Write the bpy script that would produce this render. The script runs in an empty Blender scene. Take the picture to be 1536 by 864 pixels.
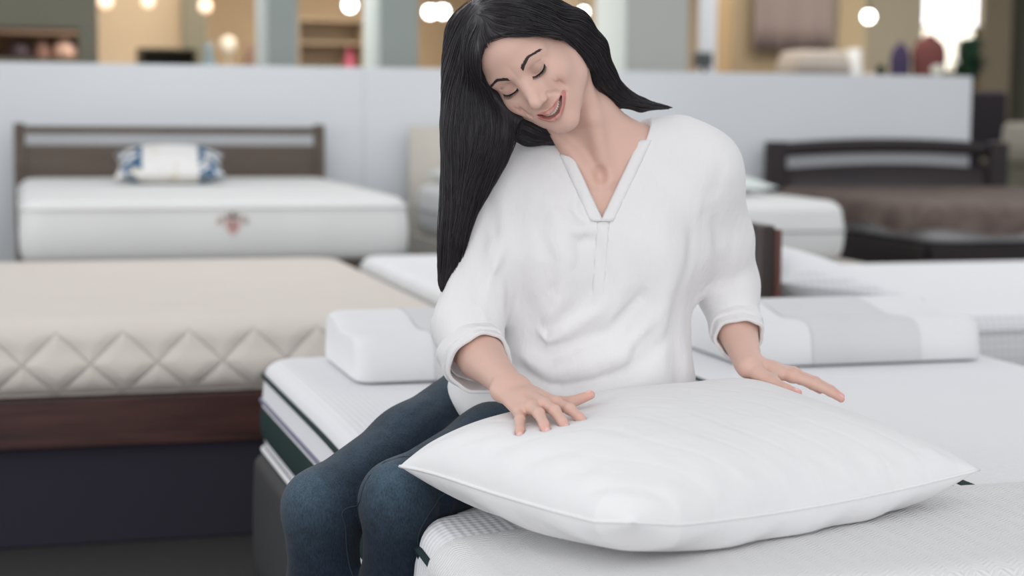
import bpy, bmesh, math, random
import numpy as np
from mathutils import Vector, Matrix
random.seed(7)
RNG = np.random.default_rng(11)
SC = bpy.context.scene
COL = SC.collection
A16 = math.radians(16.0)

# ------------------------------------------------------------------ materials
def mat(name, color, rough=0.7, spec=0.3, metal=0.0, sheen=0.0, noise=0.0, nscale=20.0, bump=0.0, bscale=60.0,
        emis=None, estr=0.0, attr=None, sss=0.0):
    m = bpy.data.materials.new(name); m.use_nodes = True
    nt = m.node_tree; N = nt.nodes; L = nt.links
    b = N['Principled BSDF']
    b.inputs['Roughness'].default_value = rough
    b.inputs['Metallic'].default_value = metal
    b.inputs['Specular IOR Level'].default_value = spec
    if sheen: b.inputs['Sheen Weight'].default_value = sheen
    if sss:
        b.inputs['Subsurface Weight'].default_value = sss
        b.inputs['Subsurface Radius'].default_value = (1.0, 0.35, 0.2)
        b.inputs['Subsurface Scale'].default_value = 0.006
    tc = N.new('ShaderNodeTexCoord')
    if attr:
        a = N.new('ShaderNodeAttribute'); a.attribute_name = attr
        src = a.outputs['Color']
    else:
        rgb = N.new('ShaderNodeRGB'); rgb.outputs[0].default_value = (*color, 1); src = rgb.outputs[0]
    if noise:
        nz = N.new('ShaderNodeTexNoise'); nz.inputs['Scale'].default_value = nscale; nz.inputs['Detail'].default_value = 4
        L.new(tc.outputs['Object'], nz.inputs['Vector'])
        mr = N.new('ShaderNodeMapRange'); mr.inputs[1].default_value = 0.3; mr.inputs[2].default_value = 0.7
        mr.inputs[3].default_value = 1 - noise; mr.inputs[4].default_value = 1 + noise
        L.new(nz.outputs['Fac'], mr.inputs[0])
        mx = N.new('ShaderNodeVectorMath'); mx.operation = 'SCALE'
        L.new(src, mx.inputs[0]); L.new(mr.outputs[0], mx.inputs['Scale']); src = mx.outputs[0]
    L.new(src, b.inputs['Base Color'])
    if bump:
        nb = N.new('ShaderNodeTexNoise'); nb.inputs['Scale'].default_value = bscale; nb.inputs['Detail'].default_value = 3
        L.new(tc.outputs['Object'], nb.inputs['Vector'])
        bp = N.new('ShaderNodeBump'); bp.inputs['Strength'].default_value = bump; bp.inputs['Distance'].default_value = 0.002
        L.new(nb.outputs['Fac'], bp.inputs['Height']); L.new(bp.outputs[0], b.inputs['Normal'])
    if emis:
        b.inputs['Emission Color'].default_value = (*emis, 1); b.inputs['Emission Strength'].default_value = estr
    return m

def node_mat(name, fn, rough=0.7, spec=0.3, sheen=0.0):
    """fn(nt, texcoord) -> (colour socket, height socket or None, bump distance)"""
    m = bpy.data.materials.new(name); m.use_nodes = True
    nt = m.node_tree; b = nt.nodes['Principled BSDF']
    b.inputs['Roughness'].default_value = rough
    b.inputs['Specular IOR Level'].default_value = spec
    if sheen: b.inputs['Sheen Weight'].default_value = sheen
    tc = nt.nodes.new('ShaderNodeTexCoord')
    c, h, dist = fn(nt, tc)
    nt.links.new(c, b.inputs['Base Color'])
    if h is not None:
        bp = nt.nodes.new('ShaderNodeBump'); bp.inputs['Distance'].default_value = dist; bp.inputs['Strength'].default_value = 1.0
        nt.links.new(h, bp.inputs['Height']); nt.links.new(bp.outputs[0], b.inputs['Normal'])
    return m

def M_(nt, op, a, b=None, c=None):
    n = nt.nodes.new('ShaderNodeMath'); n.operation = op
    for i, v in enumerate((a, b, c)):
        if v is None: continue
        if isinstance(v, (int, float)): n.inputs[i].default_value = v
        else: nt.links.new(v, n.inputs[i])
    return n.outputs[0]

def mixc(nt, fac, c1, c2):
    n = nt.nodes.new('ShaderNodeMix'); n.data_type = 'RGBA'
    if isinstance(fac, (int, float)): n.inputs[0].default_value = fac
    else: nt.links.new(fac, n.inputs[0])
    for i, c in ((6, c1), (7, c2)):
        if isinstance(c, tuple): n.inputs[i].default_value = (*c, 1)
        else: nt.links.new(c, n.inputs[i])
    return n.outputs[2]

def noise_(nt, vec, scale, detail=3, rough=0.5):
    n = nt.nodes.new('ShaderNodeTexNoise'); n.inputs['Scale'].default_value = scale
    n.inputs['Detail'].default_value = detail; n.inputs['Roughness'].default_value = rough
    nt.links.new(vec, n.inputs['Vector']); return n.outputs['Fac']

def mapping_(nt, vec, scale=(1, 1, 1), rot=(0, 0, 0)):
    n = nt.nodes.new('ShaderNodeMapping'); n.inputs['Scale'].default_value = scale; n.inputs['Rotation'].default_value = rot
    nt.links.new(vec, n.inputs['Vector']); return n.outputs[0]

def sepxyz(nt, vec):
    n = nt.nodes.new('ShaderNodeSeparateXYZ'); nt.links.new(vec, n.inputs[0]); return n.outputs

# ------------------------------------------------------------------ objects
def thing(name, label, cat, loc=(0, 0, 0), rotz=0.0, group=None):
    o = bpy.data.objects.new(name, None); COL.objects.link(o)
    o.empty_display_size = 0.1
    o.location = loc; o.rotation_euler = (0, 0, rotz)
    o['label'] = label; o['category'] = cat
    if group: o['group'] = group
    return o

def link_mesh(name, me, m, parent=None, smooth=True, label=None):
    if m is not None: me.materials.append(m)
    o = bpy.data.objects.new(name, me); COL.objects.link(o)
    if parent is not None: o.parent = parent
    if smooth:
        me.polygons.foreach_set('use_smooth', np.ones(len(me.polygons), dtype=bool))
    if label: o['label'] = label
    return o

def from_np(name, V, Q, m, parent=None, smooth=True, label=None, col=None):
    """vertices (n,3) and quads or triangles (k,4|3) arrays into one mesh object"""
    V = np.asarray(V, np.float32); Q = np.asarray(Q, np.int32)
    me = bpy.data.meshes.new(name)
    k = Q.shape[1]
    me.vertices.add(len(V)); me.vertices.foreach_set('co', V.ravel())
    me.loops.add(Q.size); me.loops.foreach_set('vertex_index', Q.ravel())
    me.polygons.add(len(Q)); me.polygons.foreach_set('loop_start', np.arange(len(Q), dtype=np.int32) * k)
    me.update(calc_edges=True); me.validate()
    if col is not None:
        a = me.color_attributes.new('Col', 'FLOAT_COLOR', 'POINT')
        c4 = np.ones((len(V), 4), np.float32); c4[:, :3] = col
        a.data.foreach_set('color', c4.ravel())
    return link_mesh(name, me, m, parent, smooth, label)

def bm_obj(name, bm, m, parent=None, smooth=False, label=None, autosmooth=False):
    me = bpy.data.meshes.new(name); bm.normal_update(); bm.to_mesh(me); bm.free()
    o = link_mesh(name, me, m, parent, smooth, label)
    return o

def add_box(bm, c, s, bevel=0.0, seg=2, rotz=0.0):
    r = bmesh.ops.create_cube(bm, size=1.0)
    vs = r['verts']
    bmesh.ops.scale(bm, vec=Vector(s), verts=vs)
    if bevel > 0:
        es = list({e for v in vs for e in v.link_edges})
        rr = bmesh.ops.bevel(bm, geom=es, offset=bevel, segments=seg, affect='EDGES', profile=0.6)
        vs = list({v for f in rr['faces'] for v in f.verts} | {v for v in vs if v.is_valid})
    if rotz: bmesh.ops.rotate(bm, cent=(0, 0, 0), matrix=Matrix.Rotation(rotz, 3, 'Z'), verts=vs)
    bmesh.ops.translate(bm, vec=Vector(c), verts=vs)
    return vs

def box(name, c, s, m, parent=None, bevel=0.004, seg=2, smooth=False, label=None, rotz=0.0):
    bm = bmesh.new(); add_box(bm, c, s, bevel, seg, rotz)
    return bm_obj(name, bm, m, parent, smooth, label)

def tube_np(pts, rad, k=8, closed=False, flat=None):
    """swept tube along a polyline; returns V, Q"""
    P = np.asarray(pts, float); n = len(P)
    rad = np.broadcast_to(np.asarray(rad, float), (n,))
    T = np.zeros_like(P)
    if closed: T = np.roll(P, -1, 0) - np.roll(P, 1, 0)
    else:
        T[1:-1] = P[2:] - P[:-2]; T[0] = P[1] - P[0]; T[-1] = P[-1] - P[-2]
    T /= np.linalg.norm(T, axis=1, keepdims=True) + 1e-12
    up = np.array([0, 0, 1.0]) if abs(T[0][2]) < 0.9 else np.array([1.0, 0, 0])
    Nn = np.zeros_like(P); x = np.cross(T[0], up); x /= np.linalg.norm(x)
    for i in range(n):
        x = x - T[i] * (x @ T[i]); x /= np.linalg.norm(x) + 1e-12; Nn[i] = x
    B = np.cross(T, Nn)
    a = np.arange(k) / k * 2 * math.pi
    V = P[:, None, :] + rad[:, None, None] * (np.cos(a)[None, :, None] * Nn[:, None, :] + np.sin(a)[None, :, None] * B[:, None, :])
    V = V.reshape(-1, 3)
    Q = []
    m = n if closed else n - 1
    for i in range(m):
        j = (i + 1) % n
        for q in range(k):
            Q.append((i * k + q, i * k + (q + 1) % k, j * k + (q + 1) % k, j * k + q))
    return V, np.array(Q)

def tube(name, pts, rad, m, parent=None, k=8, closed=False, label=None):
    V, Q = tube_np(pts, rad, k, closed)
    return from_np(name, V, Q, m, parent, True, label)

def catmull(pts, n=8):
    P = np.asarray(pts, float)
    E_ = np.vstack([2 * P[0] - P[1], P, 2 * P[-1] - P[-2]])
    out = []
    for i in range(1, len(E_) - 2):
        p0, p1, p2, p3 = E_[i - 1:i + 3]
        for t in np.arange(n) / n:
            out.append(0.5 * ((2 * p1) + (-p0 + p2) * t + (2 * p0 - 5 * p1 + 4 * p2 - p3) * t * t + (-p0 + 3 * p1 - 3 * p2 + p3) * t ** 3))
    out.append(P[-1])
    return np.array(out)

# ------------------------------------------------------------------ signed distance modelling
def cap(P, a, b, ra, rb=None):
    a = np.asarray(a, np.float32); b = np.asarray(b, np.float32)
    if rb is None: rb = ra
    ab = b - a; q = P - a
    t = np.clip((q @ ab) / max(float(ab @ ab), 1e-12), 0, 1)
    return np.linalg.norm(q - t[:, None] * ab, axis=1) - (ra + (rb - ra) * t)

def ell(P, c, r, R=None):
    q = P - np.asarray(c, np.float32)
    if R is not None: q = q @ np.asarray(R, np.float32)
    r = np.asarray(r, np.float32)
    k0 = np.linalg.norm(q / r, axis=1); k1 = np.linalg.norm(q / (r * r), axis=1) + 1e-9
    return k0 * (k0 - 1.0) / k1

def smin(a, b, k):
    h = np.maximum(k - np.abs(a - b), 0) / k
    return np.minimum(a, b) - h * h * k * 0.25

def smax(a, b, k): return -smin(-a, -b, k)

def chain(P, pts, rad, k=0.01):
    d = None
    for i in range(len(pts) - 1):
        e = cap(P, pts[i], pts[i + 1], rad[i], rad[i + 1])
        d = e if d is None else smin(d, e, k)
    return d

def polydist(P, pts):
    """distance to polyline and parameter 0..1 along it"""
    best = None
    n = len(pts) - 1
    for i in range(n):
        a = np.asarray(pts[i], np.float32); b = np.asarray(pts[i + 1], np.float32)
        ab = b - a; q = P - a
        t = np.clip((q @ ab) / max(float(ab @ ab), 1e-12), 0, 1)
        d = np.linalg.norm(q - t[:, None] * ab, axis=1)
        if best is None: best = d; par = (i + t) / n
        else:
            w = d < best; best = np.where(w, d, best); par = np.where(w, (i + t) / n, par)
    return best, par

def gradient(fn, P, e):
    k = np.array([[1, -1, -1], [-1, -1, 1], [-1, 1, -1], [1, 1, 1]], np.float32)
    g = np.zeros_like(P)
    for i in range(4): g += k[i] * fn(P + k[i] * e)[:, None]
    return g / (4 * e)

def evalc(fn, P, ch=400000):
    if len(P) <= ch: return fn(P)
    return np.concatenate([fn(P[i:i + ch]) for i in range(0, len(P), ch)])

def surface_net(fn, lo, hi, h, newton=2, B=8, slack=1.5):
    lo = np.asarray(lo, np.float32)
    nb = np.maximum(np.ceil((np.asarray(hi) - lo) / (h * B)).astype(int), 1)
    bi = np.stack(np.meshgrid(*[np.arange(n) for n in nb], indexing='ij'), -1).reshape(-1, 3)
    cen = lo + (bi + 0.5) * (B * h)
    dc = evalc(fn, cen.astype(np.float32))
    keep = np.abs(dc) < B * h * 0.87 * slack
    n = nb * B
    V = np.repeat(np.repeat(np.repeat(dc.reshape(nb).astype(np.float32), B, 0), B, 1), B, 2)
    V = np.where(V < 0, -1.0, 1.0).astype(np.float32)
    loc = np.stack(np.meshgrid(*[np.arange(B)] * 3, indexing='ij'), -1).reshape(-1, 3)
    kb = bi[keep]
    for s in range(0, len(kb), 700):
        idx = (kb[s:s + 700, None, :] * B + loc[None]).reshape(-1, 3)
        P = (lo + idx * h).astype(np.float32)
        V[idx[:, 0], idx[:, 1], idx[:, 2]] = fn(P)
    S = V < 0
    strides = np.array([n[1] * n[2], n[2], 1])
    cells = []; pos = []; quads = []
    for ax in range(3):
        sl0 = [slice(None)] * 3; sl1 = [slice(None)] * 3
        sl0[ax] = slice(0, -1); sl1[ax] = slice(1, None)
        E_ = np.argwhere(S[tuple(sl0)] != S[tuple(sl1)])
        b1, b2 = (ax + 1) % 3, (ax + 2) % 3
        E_ = E_[(E_[:, b1] > 0) & (E_[:, b2] > 0)]
        if len(E_) == 0: continue
        F_ = E_.copy(); F_[:, ax] += 1
        v0 = V[E_[:, 0], E_[:, 1], E_[:, 2]]; v1 = V[F_[:, 0], F_[:, 1], F_[:, 2]]
        t = v0 / (v0 - v1)
        p = E_.astype(np.float32); p[:, ax] += t
        cid = []
        for o1, o2 in ((0, 0), (-1, 0), (-1, -1), (0, -1)):
            c = E_.copy(); c[:, b1] += o1; c[:, b2] += o2
            cid.append(c @ strides)
        q = np.stack(cid, 1)
        fl = v0 > 0
        q[fl] = q[fl][:, ::-1]
        quads.append(q)
        for c in cid: cells.append(c); pos.append(p)
    cells = np.concatenate(cells); pos = np.concatenate(pos); quads = np.concatenate(quads)
    u, inv = np.unique(cells, return_inverse=True)
    cnt = np.bincount(inv, minlength=len(u))
    W = np.stack([np.bincount(inv, weights=pos[:, i], minlength=len(u)) / cnt for i in range(3)], 1)
    W = (lo + W * h).astype(np.float32)
    Q = np.searchsorted(u, quads)
    for _ in range(newton):
        d = evalc(fn, W)
        g = np.zeros_like(W)
        for s in range(0, len(W), 400000): g[s:s + 400000] = gradient(fn, W[s:s + 400000], h * 0.5)
        g2 = (g * g).sum(1) + 1e-6
        step = np.clip(d / g2, -h, h)
        W = W - g * step[:, None]
    return W, Q
# ------------------------------------------------------------------ head: local frame x = her left, -y = forward, z = up
def head_axes(roll, pitch, yaw):
    F0 = np.array([0, -1.0, 0]); U0 = np.array([-math.sin(roll), 0, math.cos(roll)]); L0 = np.array([math.cos(roll), 0, math.sin(roll)])
    Fp = math.cos(pitch) * F0 - math.sin(pitch) * U0; U = math.cos(pitch) * U0 + math.sin(pitch) * F0
    F1 = math.cos(yaw) * Fp - math.sin(yaw) * L0; L1 = math.cos(yaw) * L0 + math.sin(yaw) * Fp
    return np.stack([L1, -F1, U], 1)      # columns: local x, y, z in world
HM = head_axes(math.radians(42.5), math.radians(15), math.radians(22)); HS = 1.035
EYE_W = np.array([0.0146, 2.8600, 1.3055])
HO = EYE_W - HM @ np.array([0, -0.082, 0.0]) * HS
def to_head(P): return (P - HO.astype(np.float32)) @ HM.astype(np.float32) / HS
def from_head(p): return (np.asarray(p) @ HM.T * HS + HO)

def mirror(P): 
    Q = P.copy(); Q[:, 0] = np.abs(Q[:, 0]); return Q

MX = 0.0032; MZ = 0.0055
LIP_U = catmull([(0.0285, -0.0715, -0.0545), (0.019, -0.0840, -0.0590), (0.0085, -0.0912, -0.0618), (0.0035, -0.0926, -0.0620), (0.0, -0.0920, -0.0632)], 3)
LIP_L = catmull([(0.0285, -0.0715, -0.0550), (0.0195, -0.0830, -0.0648), (0.009, -0.0902, -0.0722), (0.0, -0.0914, -0.0741)], 3)
def tri_r(a, b, n, p=1.0):
    t = np.linspace(0, 1, n); return list(a + (b - a) * np.sin(t * math.pi / 2) ** p)
def mouth_sdf(mo):
    mouth = chain(mo, [(0.0255, -0.0790, -0.0555), (0.0175, -0.0890, -0.0625), (0.0085, -0.0955, -0.0672), (0, -0.0970, -0.0685)], [0.0012, 0.0026, 0.0036, 0.0039], 0.003)
    mouth = smin(mouth, chain(mo, [(0.0245, -0.0755, -0.0558), (0.0165, -0.0845, -0.0625), (0.0085, -0.0890, -0.0670), (0, -0.0905, -0.0682)], [0.0012, 0.0030, 0.0040, 0.0044], 0.003), 0.003)
    mouth = smin(mouth, chain(mo, [(0.0240, -0.0700, -0.0560), (0.0135, -0.0800, -0.0645), (0, -0.0840, -0.0680)], [0.0016, 0.0046, 0.0056], 0.003), 0.003)
    return mouth
def head_sdf(p):
    m = mirror(p)
    d = ell(m, (0, 0.014, 0.028), (0.0735, 0.092, 0.084))
    d = smin(d, ell(m, (0, -0.026, -0.018), (0.0580, 0.0580, 0.0790)), 0.03)
    d = smin(d, ell(m, (0, -0.030, 0.045), (0.0570, 0.0600, 0.0480)), 0.025)
    jaw = chain(m, [(0.056, 0.004, -0.025), (0.0480, -0.014, -0.062), (0.010, -0.064, -0.1020)], [0.0150, 0.0145, 0.0135], 0.02)
    d = smin(d, jaw, 0.04)
    mo = p.copy(); mo[:, 0] = np.abs(p[:, 0] - MX); mo[:, 2] += MZ
    d = smin(d, ell(mo, (0, -0.0715, -0.0970), (0.0155, 0.0150, 0.0140)), 0.02)
    d = smin(d, ell(m, (0, -0.0555, -0.064), (0.036, 0.0290, 0.030)), 0.025)
    d = smin(d, ell(m, (0.0350, -0.0535, -0.030), (0.0235, 0.0225, 0.0200)), 0.026)       # cheek raised by the smile
    d = smin(d, cap(m, (0.010, -0.0800, 0.0170), (0.043, -0.0640, 0.0185), 0.0065), 0.022)
    d = smax(d, -ell(m, (0.0300, -0.0960, -0.0020), (0.0155, 0.0120, 0.0095)), 0.018)       # eye socket
    d = smin(d, ell(m, (0.0305, -0.0712, -0.0020), (0.0138, 0.0132, 0.0115)), 0.008)       # lowered lid over the eyeball
    d = smax(d, -chain(m, [(0.020, -0.0850, 0.0060), (0.031, -0.0865, 0.0090), (0.042, -0.0770, 0.0060)], [0.0006, 0.0010, 0.0006], 0.003), 0.004)
    nose = chain(m, [(0, -0.0780, 0.010), (0, -0.0870, -0.010), (0, -0.1045, -0.033)], [0.0085, 0.0080, 0.0084], 0.012)
    nose = smin(nose, ell(m, (0, -0.0850, -0.030), (0.0150, 0.0150, 0.0160)), 0.012)
    nose = smin(nose, ell(m, (0, -0.1085, -0.0385), (0.0092, 0.0088, 0.0078)), 0.009)
    nose = smin(nose, ell(m, (0.0106, -0.0965, -0.0415), (0.0056, 0.0090, 0.0058)), 0.006)
    d = smin(d, nose, 0.013)
    d = smax(d, -ell(m, (0.0056, -0.1000, -0.0487), (0.0026, 0.0042, 0.0030)), 0.003)
    d = smax(d, -chain(m, [(0.0190, -0.0880, -0.0420), (0.0280, -0.0830, -0.0500), (0.0350, -0.0750, -0.0610)], [0.0004, 0.0008, 0.0004], 0.004), 0.007)
    d = smax(d, -ell(m, (0.0400, -0.0745, -0.0450), (0.0015, 0.0040, 0.0050)), 0.012)        # dimple
    d = smin(d, chain(mo, LIP_U, tri_r(0.0012, 0.0035, len(LIP_U), 0.8), 0.003), 0.0045)
    d = smin(d, chain(mo, LIP_L, tri_r(0.0012, 0.0050, len(LIP_L), 0.8), 0.003), 0.0050)
    mouth = mouth_sdf(mo)
    d = smax(d, -mouth, 0.0012)
    ear = ell(m, (0.0735, 0.010, -0.012), (0.007, 0.017, 0.029))
    ear = smax(ear, -ell(m, (0.0800, 0.006, -0.008), (0.005, 0.010, 0.016)), 0.004)
    d = smin(d, ear, 0.006)
    return d

def on_head(p, it=6, off=0.0):
    p = np.asarray(p, np.float32).copy()
    for _ in range(it):
        g = gradient(head_sdf, p, 0.0008); d = head_sdf(p) - off
        p = p - g * (d / ((g * g).sum(1) + 1e-6))[:, None]
    return p
def strokes(pts, dirs, lens, r, n=5, lift=0.0):
    """short tapered hairs as one vertex/quad set, in head space"""
    Vs = []; Qs = []; o = 0
    for p, d, l in zip(pts, dirs, lens):
        t = np.linspace(0, 1, n)[:, None]
        P = p + d * t * l + np.array([0, -lift, 0.25 * lift]) * t * t
        V, Q = tube_np(P, r * (1 - 0.75 * t[:, 0]), 3)
        Vs.append(V); Qs.append(Q + o); o += len(V)
    return np.concatenate(Vs), np.concatenate(Qs)
def brow_np(sx):
    line = catmull([(0.0125, -0.09, 0.0160), (0.0240, -0.09, 0.0210), (0.0350, -0.085, 0.0245), (0.0490, -0.07, 0.0205)], 40)
    n = 420; u = RNG.random(n) ** 0.9; i = (u * (len(line) - 2)).astype(int)
    T = line[i + 1] - line[i]; T /= np.linalg.norm(T, axis=1, keepdims=True)
    wid = 0.0034 * (1 - 0.8 * u)
    p = line[i] + np.stack([np.zeros(n), np.zeros(n), (RNG.random(n) * 2 - 1) * wid], 1)
    p = on_head(p, 6, 0.0002)
    d = T * 1.0 + np.stack([np.zeros(n), np.zeros(n), 0.45 - 0.9 * u + RNG.normal(0, .1, n)], 1)
    d /= np.linalg.norm(d, axis=1, keepdims=True)
    e = on_head(p + d * 0.006, 4, 0.0004)
    d = e - p; l = np.linalg.norm(d, axis=1); d /= l[:, None]
    V, Q = strokes(p, d, l, 0.00040, 4)
    V[:, 0] *= sx; return V, Q
def lash_np(sx):
    line = catmull([(0.0180, -0.088, -0.0050), (0.0245, -0.09, -0.0092), (0.0320, -0.09, -0.0100), (0.0395, -0.085, -0.0075), (0.0450, -0.08, -0.0020)], 20)
    line = on_head(line, 6, 0.0)
    V0, Q0 = tube_np(line, np.concatenate([np.linspace(.0006, .0014, 40), np.linspace(.0014, .0008, len(line) - 40)]), 6)
    i = np.linspace(4, len(line) - 1, 34).astype(int)
    p = line[i]; out = np.stack([(p[:, 0] - 0.0305) * 22, -np.ones(len(i)) * 0.75, -np.ones(len(i)) * 0.75], 1)
    out /= np.linalg.norm(out, axis=1, keepdims=True)
    V1, Q1 = strokes(p, out, np.linspace(0.0045, 0.0085, len(i)), 0.00045, 5, 0.002)
    V = np.concatenate([V0, V1]); Q = np.concatenate([Q0, Q1 + len(V0)])
    V[:, 0] *= sx; return V, Q
def teeth_np():
    """upper row of teeth as one arc with the gaps between them modelled"""
    W = [0.0042, 0.0034, 0.0037, 0.0034, 0.0033, 0.0034, 0.0030]
    Vs = []; Qs = []; o = 0; x = 0.0
    for i, w in enumerate(W):
        for s in (1, -1):
            a = x + w / 2
            ang = a / 0.024
            cx = 0.0225 * math.sin(ang) * s + MX; cy = -0.0890 + 0.0225 * (1 - math.cos(ang)) * 1.15
            cz = -0.0650 - MZ + 0.0066 * (a / 0.018) ** 2
            bm = bmesh.new(); bmesh.ops.create_uvsphere(bm, u_segments=10, v_segments=8, radius=1)
            for v in bm.verts:
                c = v.co; c.x = math.copysign(abs(c.x) ** 0.6, c.x) * w * 0.52; c.z = math.copysign(abs(c.z) ** 0.6, c.z) * 0.0046; c.y *= 0.0022
                v.co = Matrix.Rotation(ang * s, 3, 'Z') @ c + Vector((cx, cy, cz))
            bmesh.ops.triangulate(bm, faces=bm.faces)
            bm.verts.ensure_lookup_table()
            Vs.append(np.array([v.co[:] for v in bm.verts])); Qs.append(np.array([[v.index for v in f.verts] for f in bm.faces]) + o); o += len(bm.verts); bm.free()
        x += w
    return np.concatenate(Vs), np.concatenate(Qs)

SKIN = np.array([0.660, 0.430, 0.355]); LIPC = np.array([0.50, 0.20, 0.18]); LIDC = np.array([0.36, 0.215, 0.180])
def sstep(a, b, x):
    t = np.clip((x - a) / (b - a), 0, 1); return t * t * (3 - 2 * t)
def head_colour(p, C):
    m = mirror(p)
    near = (np.abs(m[:, 2]) < 0.13) & (m[:, 1] < 0)
    mo = p.copy(); mo[:, 0] = np.abs(p[:, 0] - MX); mo[:, 2] += MZ
    du, _ = polydist(mo, LIP_U); dl, _ = polydist(mo, LIP_L)
    w = np.maximum(1 - sstep(0.0038, 0.0058, du), 1 - sstep(0.0050, 0.0068, dl))
    C = C + (LIPC - C) * (w * near)[:, None]
    de = np.linalg.norm((m - np.array([0.0305, -0.083, 0.002])) / np.array([0.019, 0.03, 0.0105]), axis=1)
    w = (1 - sstep(0.55, 1.05, de)) * 0.55
    C = C + (LIDC - C) * (w * near)[:, None]
    dc = np.linalg.norm((m - np.array([0.040, -0.062, -0.034])) / 0.026, axis=1)
    C = C + (np.array([0.68, 0.38, 0.32]) - C) * ((1 - sstep(0.3, 1.0, dc)) * 0.35 * near)[:, None]
    # inside of the mouth
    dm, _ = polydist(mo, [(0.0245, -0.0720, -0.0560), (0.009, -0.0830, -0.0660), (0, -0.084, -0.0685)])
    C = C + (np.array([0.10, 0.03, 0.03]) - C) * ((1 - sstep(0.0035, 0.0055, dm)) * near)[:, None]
    return C
# ------------------------------------------------------------------ person: joints (metres, world)
f32 = np.float32
SR = (-0.014, 3.04, 1.132); ER = (-0.078, 2.945, 0.858); WR = (0.000, 2.725, 0.812)
SL = (0.338, 3.04, 1.158); EL = (0.404, 3.165, 0.895); WL = (0.417, 2.995, 0.812)
HIPR = (-0.027, 3.18, 0.715); KNR = (-0.318, 2.85, 0.585); ANR = (-0.300, 2.86, 0.10)
HIPL = (0.130, 3.10, 0.715); KNL = (-0.182, 2.800, 0.612); ANL = (-0.190, 2.83, 0.10)
NECK = (0.178, 3.035, 1.185)
def lerp(a, b, t): return tuple(np.asarray(a, float) * (1 - t) + np.asarray(b, float) * t)

RHAND = dict(mcp=[(0.014, 2.648, 0.789), (0.032, 2.638, 0.797), (0.051, 2.643, 0.800), (0.069, 2.660, 0.799)],
             tip=[(0.014, 2.580, 0.758), (0.056, 2.569, 0.766), (0.086, 2.577, 0.770), (0.116, 2.598, 0.775)],
             r=[0.0078, 0.0086, 0.0088, 0.0085], lift=[0.007, 0.010, 0.010, 0.008],
             th=[(0.022, 2.735, 0.800), (0.060, 2.738, 0.788), (0.095, 2.724, 0.790), (0.127, 2.722, 0.803)],
             wr=[(-0.015, 2.728, 0.808), (0.014, 2.734, 0.811)])
LHAND = dict(mcp=[(0.484, 3.030, 0.792), (0.492, 3.012, 0.797), (0.496, 2.992, 0.799), (0.490, 2.972, 0.797)],
             tip=[(0.548, 3.020, 0.764), (0.566, 3.000, 0.763), (0.577, 2.975, 0.762), (0.572, 2.947, 0.762)],
             r=[0.0076, 0.0083, 0.0086, 0.0083], lift=[0.003, 0.004, 0.004, 0.004],
             th=[(0.430, 2.965, 0.802), (0.452, 2.935, 0.790), (0.470, 2.905, 0.784), (0.486, 2.885, 0.782)],
             wr=[(0.417, 2.985, 0.811), (0.420, 3.010, 0.812)])
def hand_sdf(P, H_):
    d = None
    n = 4
    for i in range(n):
        w = lerp(H_['wr'][0], H_['wr'][1], i / 3)
        e = cap(P, w, H_['mcp'][i], 0.0145, 0.0108)
        d = e if d is None else smin(d, e, 0.010)
    mid = lerp(H_['mcp'][1], H_['wr'][1], 0.45)
    d = smin(d, cap(P, mid, H_['th'][1], 0.012, 0.0100), 0.014)          # web of the thumb
    th = chain(P, H_['th'], [0.0140, 0.0115, 0.0098, 0.0072], 0.004)
    fs = None
    for i in range(n):
        a = H_['mcp'][i]; b = H_['tip'][i]; r = H_['r'][i]; L = H_['lift'][i]
        p1 = np.array(lerp(a, b, 0.46)) + (0, 0, L); p2 = np.array(lerp(a, b, 0.78)) + (0, 0, L * 0.75)
        e = chain(P, [a, p1, p2, b], [r * 1.12, r * 1.0, r * 0.90, r * 0.74], 0.003)
        e = smin(e, np.linalg.norm(P - p1.astype(f32), axis=1) - r * 1.06, 0.003)
        fs = e if fs is None else smin(fs, e, 0.0015)
        # knuckle
        d = smin(d, np.linalg.norm(P - (np.array(a) + (0, 0, 0.0005)).astype(f32), axis=1) - r * 1.22, 0.006)
    d = smin(d, fs, 0.006)
    d = smin(d, th, 0.008)
    # finger nails: a faint raised plate on each tip
    for i in range(n + 1):
        pts = (H_['mcp'][i], H_['tip'][i]) if i < n else (H_['th'][2], H_['th'][3])
        ax = np.array(pts[1]) - np.array(pts[0]); ax /= np.linalg.norm(ax)
        z = np.array([0, 0, 1.0]); z = z - ax * (z @ ax); z /= np.linalg.norm(z); y = np.cross(z, ax)
        r = (H_['r'][i] if i < n else 0.0098) * 0.76
        c = np.array(pts[1]) - ax * 0.002 + z * r * 0.62
        d = smin(d, ell(P, c, (0.0056, r * 0.68, r * 0.46), np.stack([ax, y, z], 1)), 0.0008)
    return d
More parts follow.
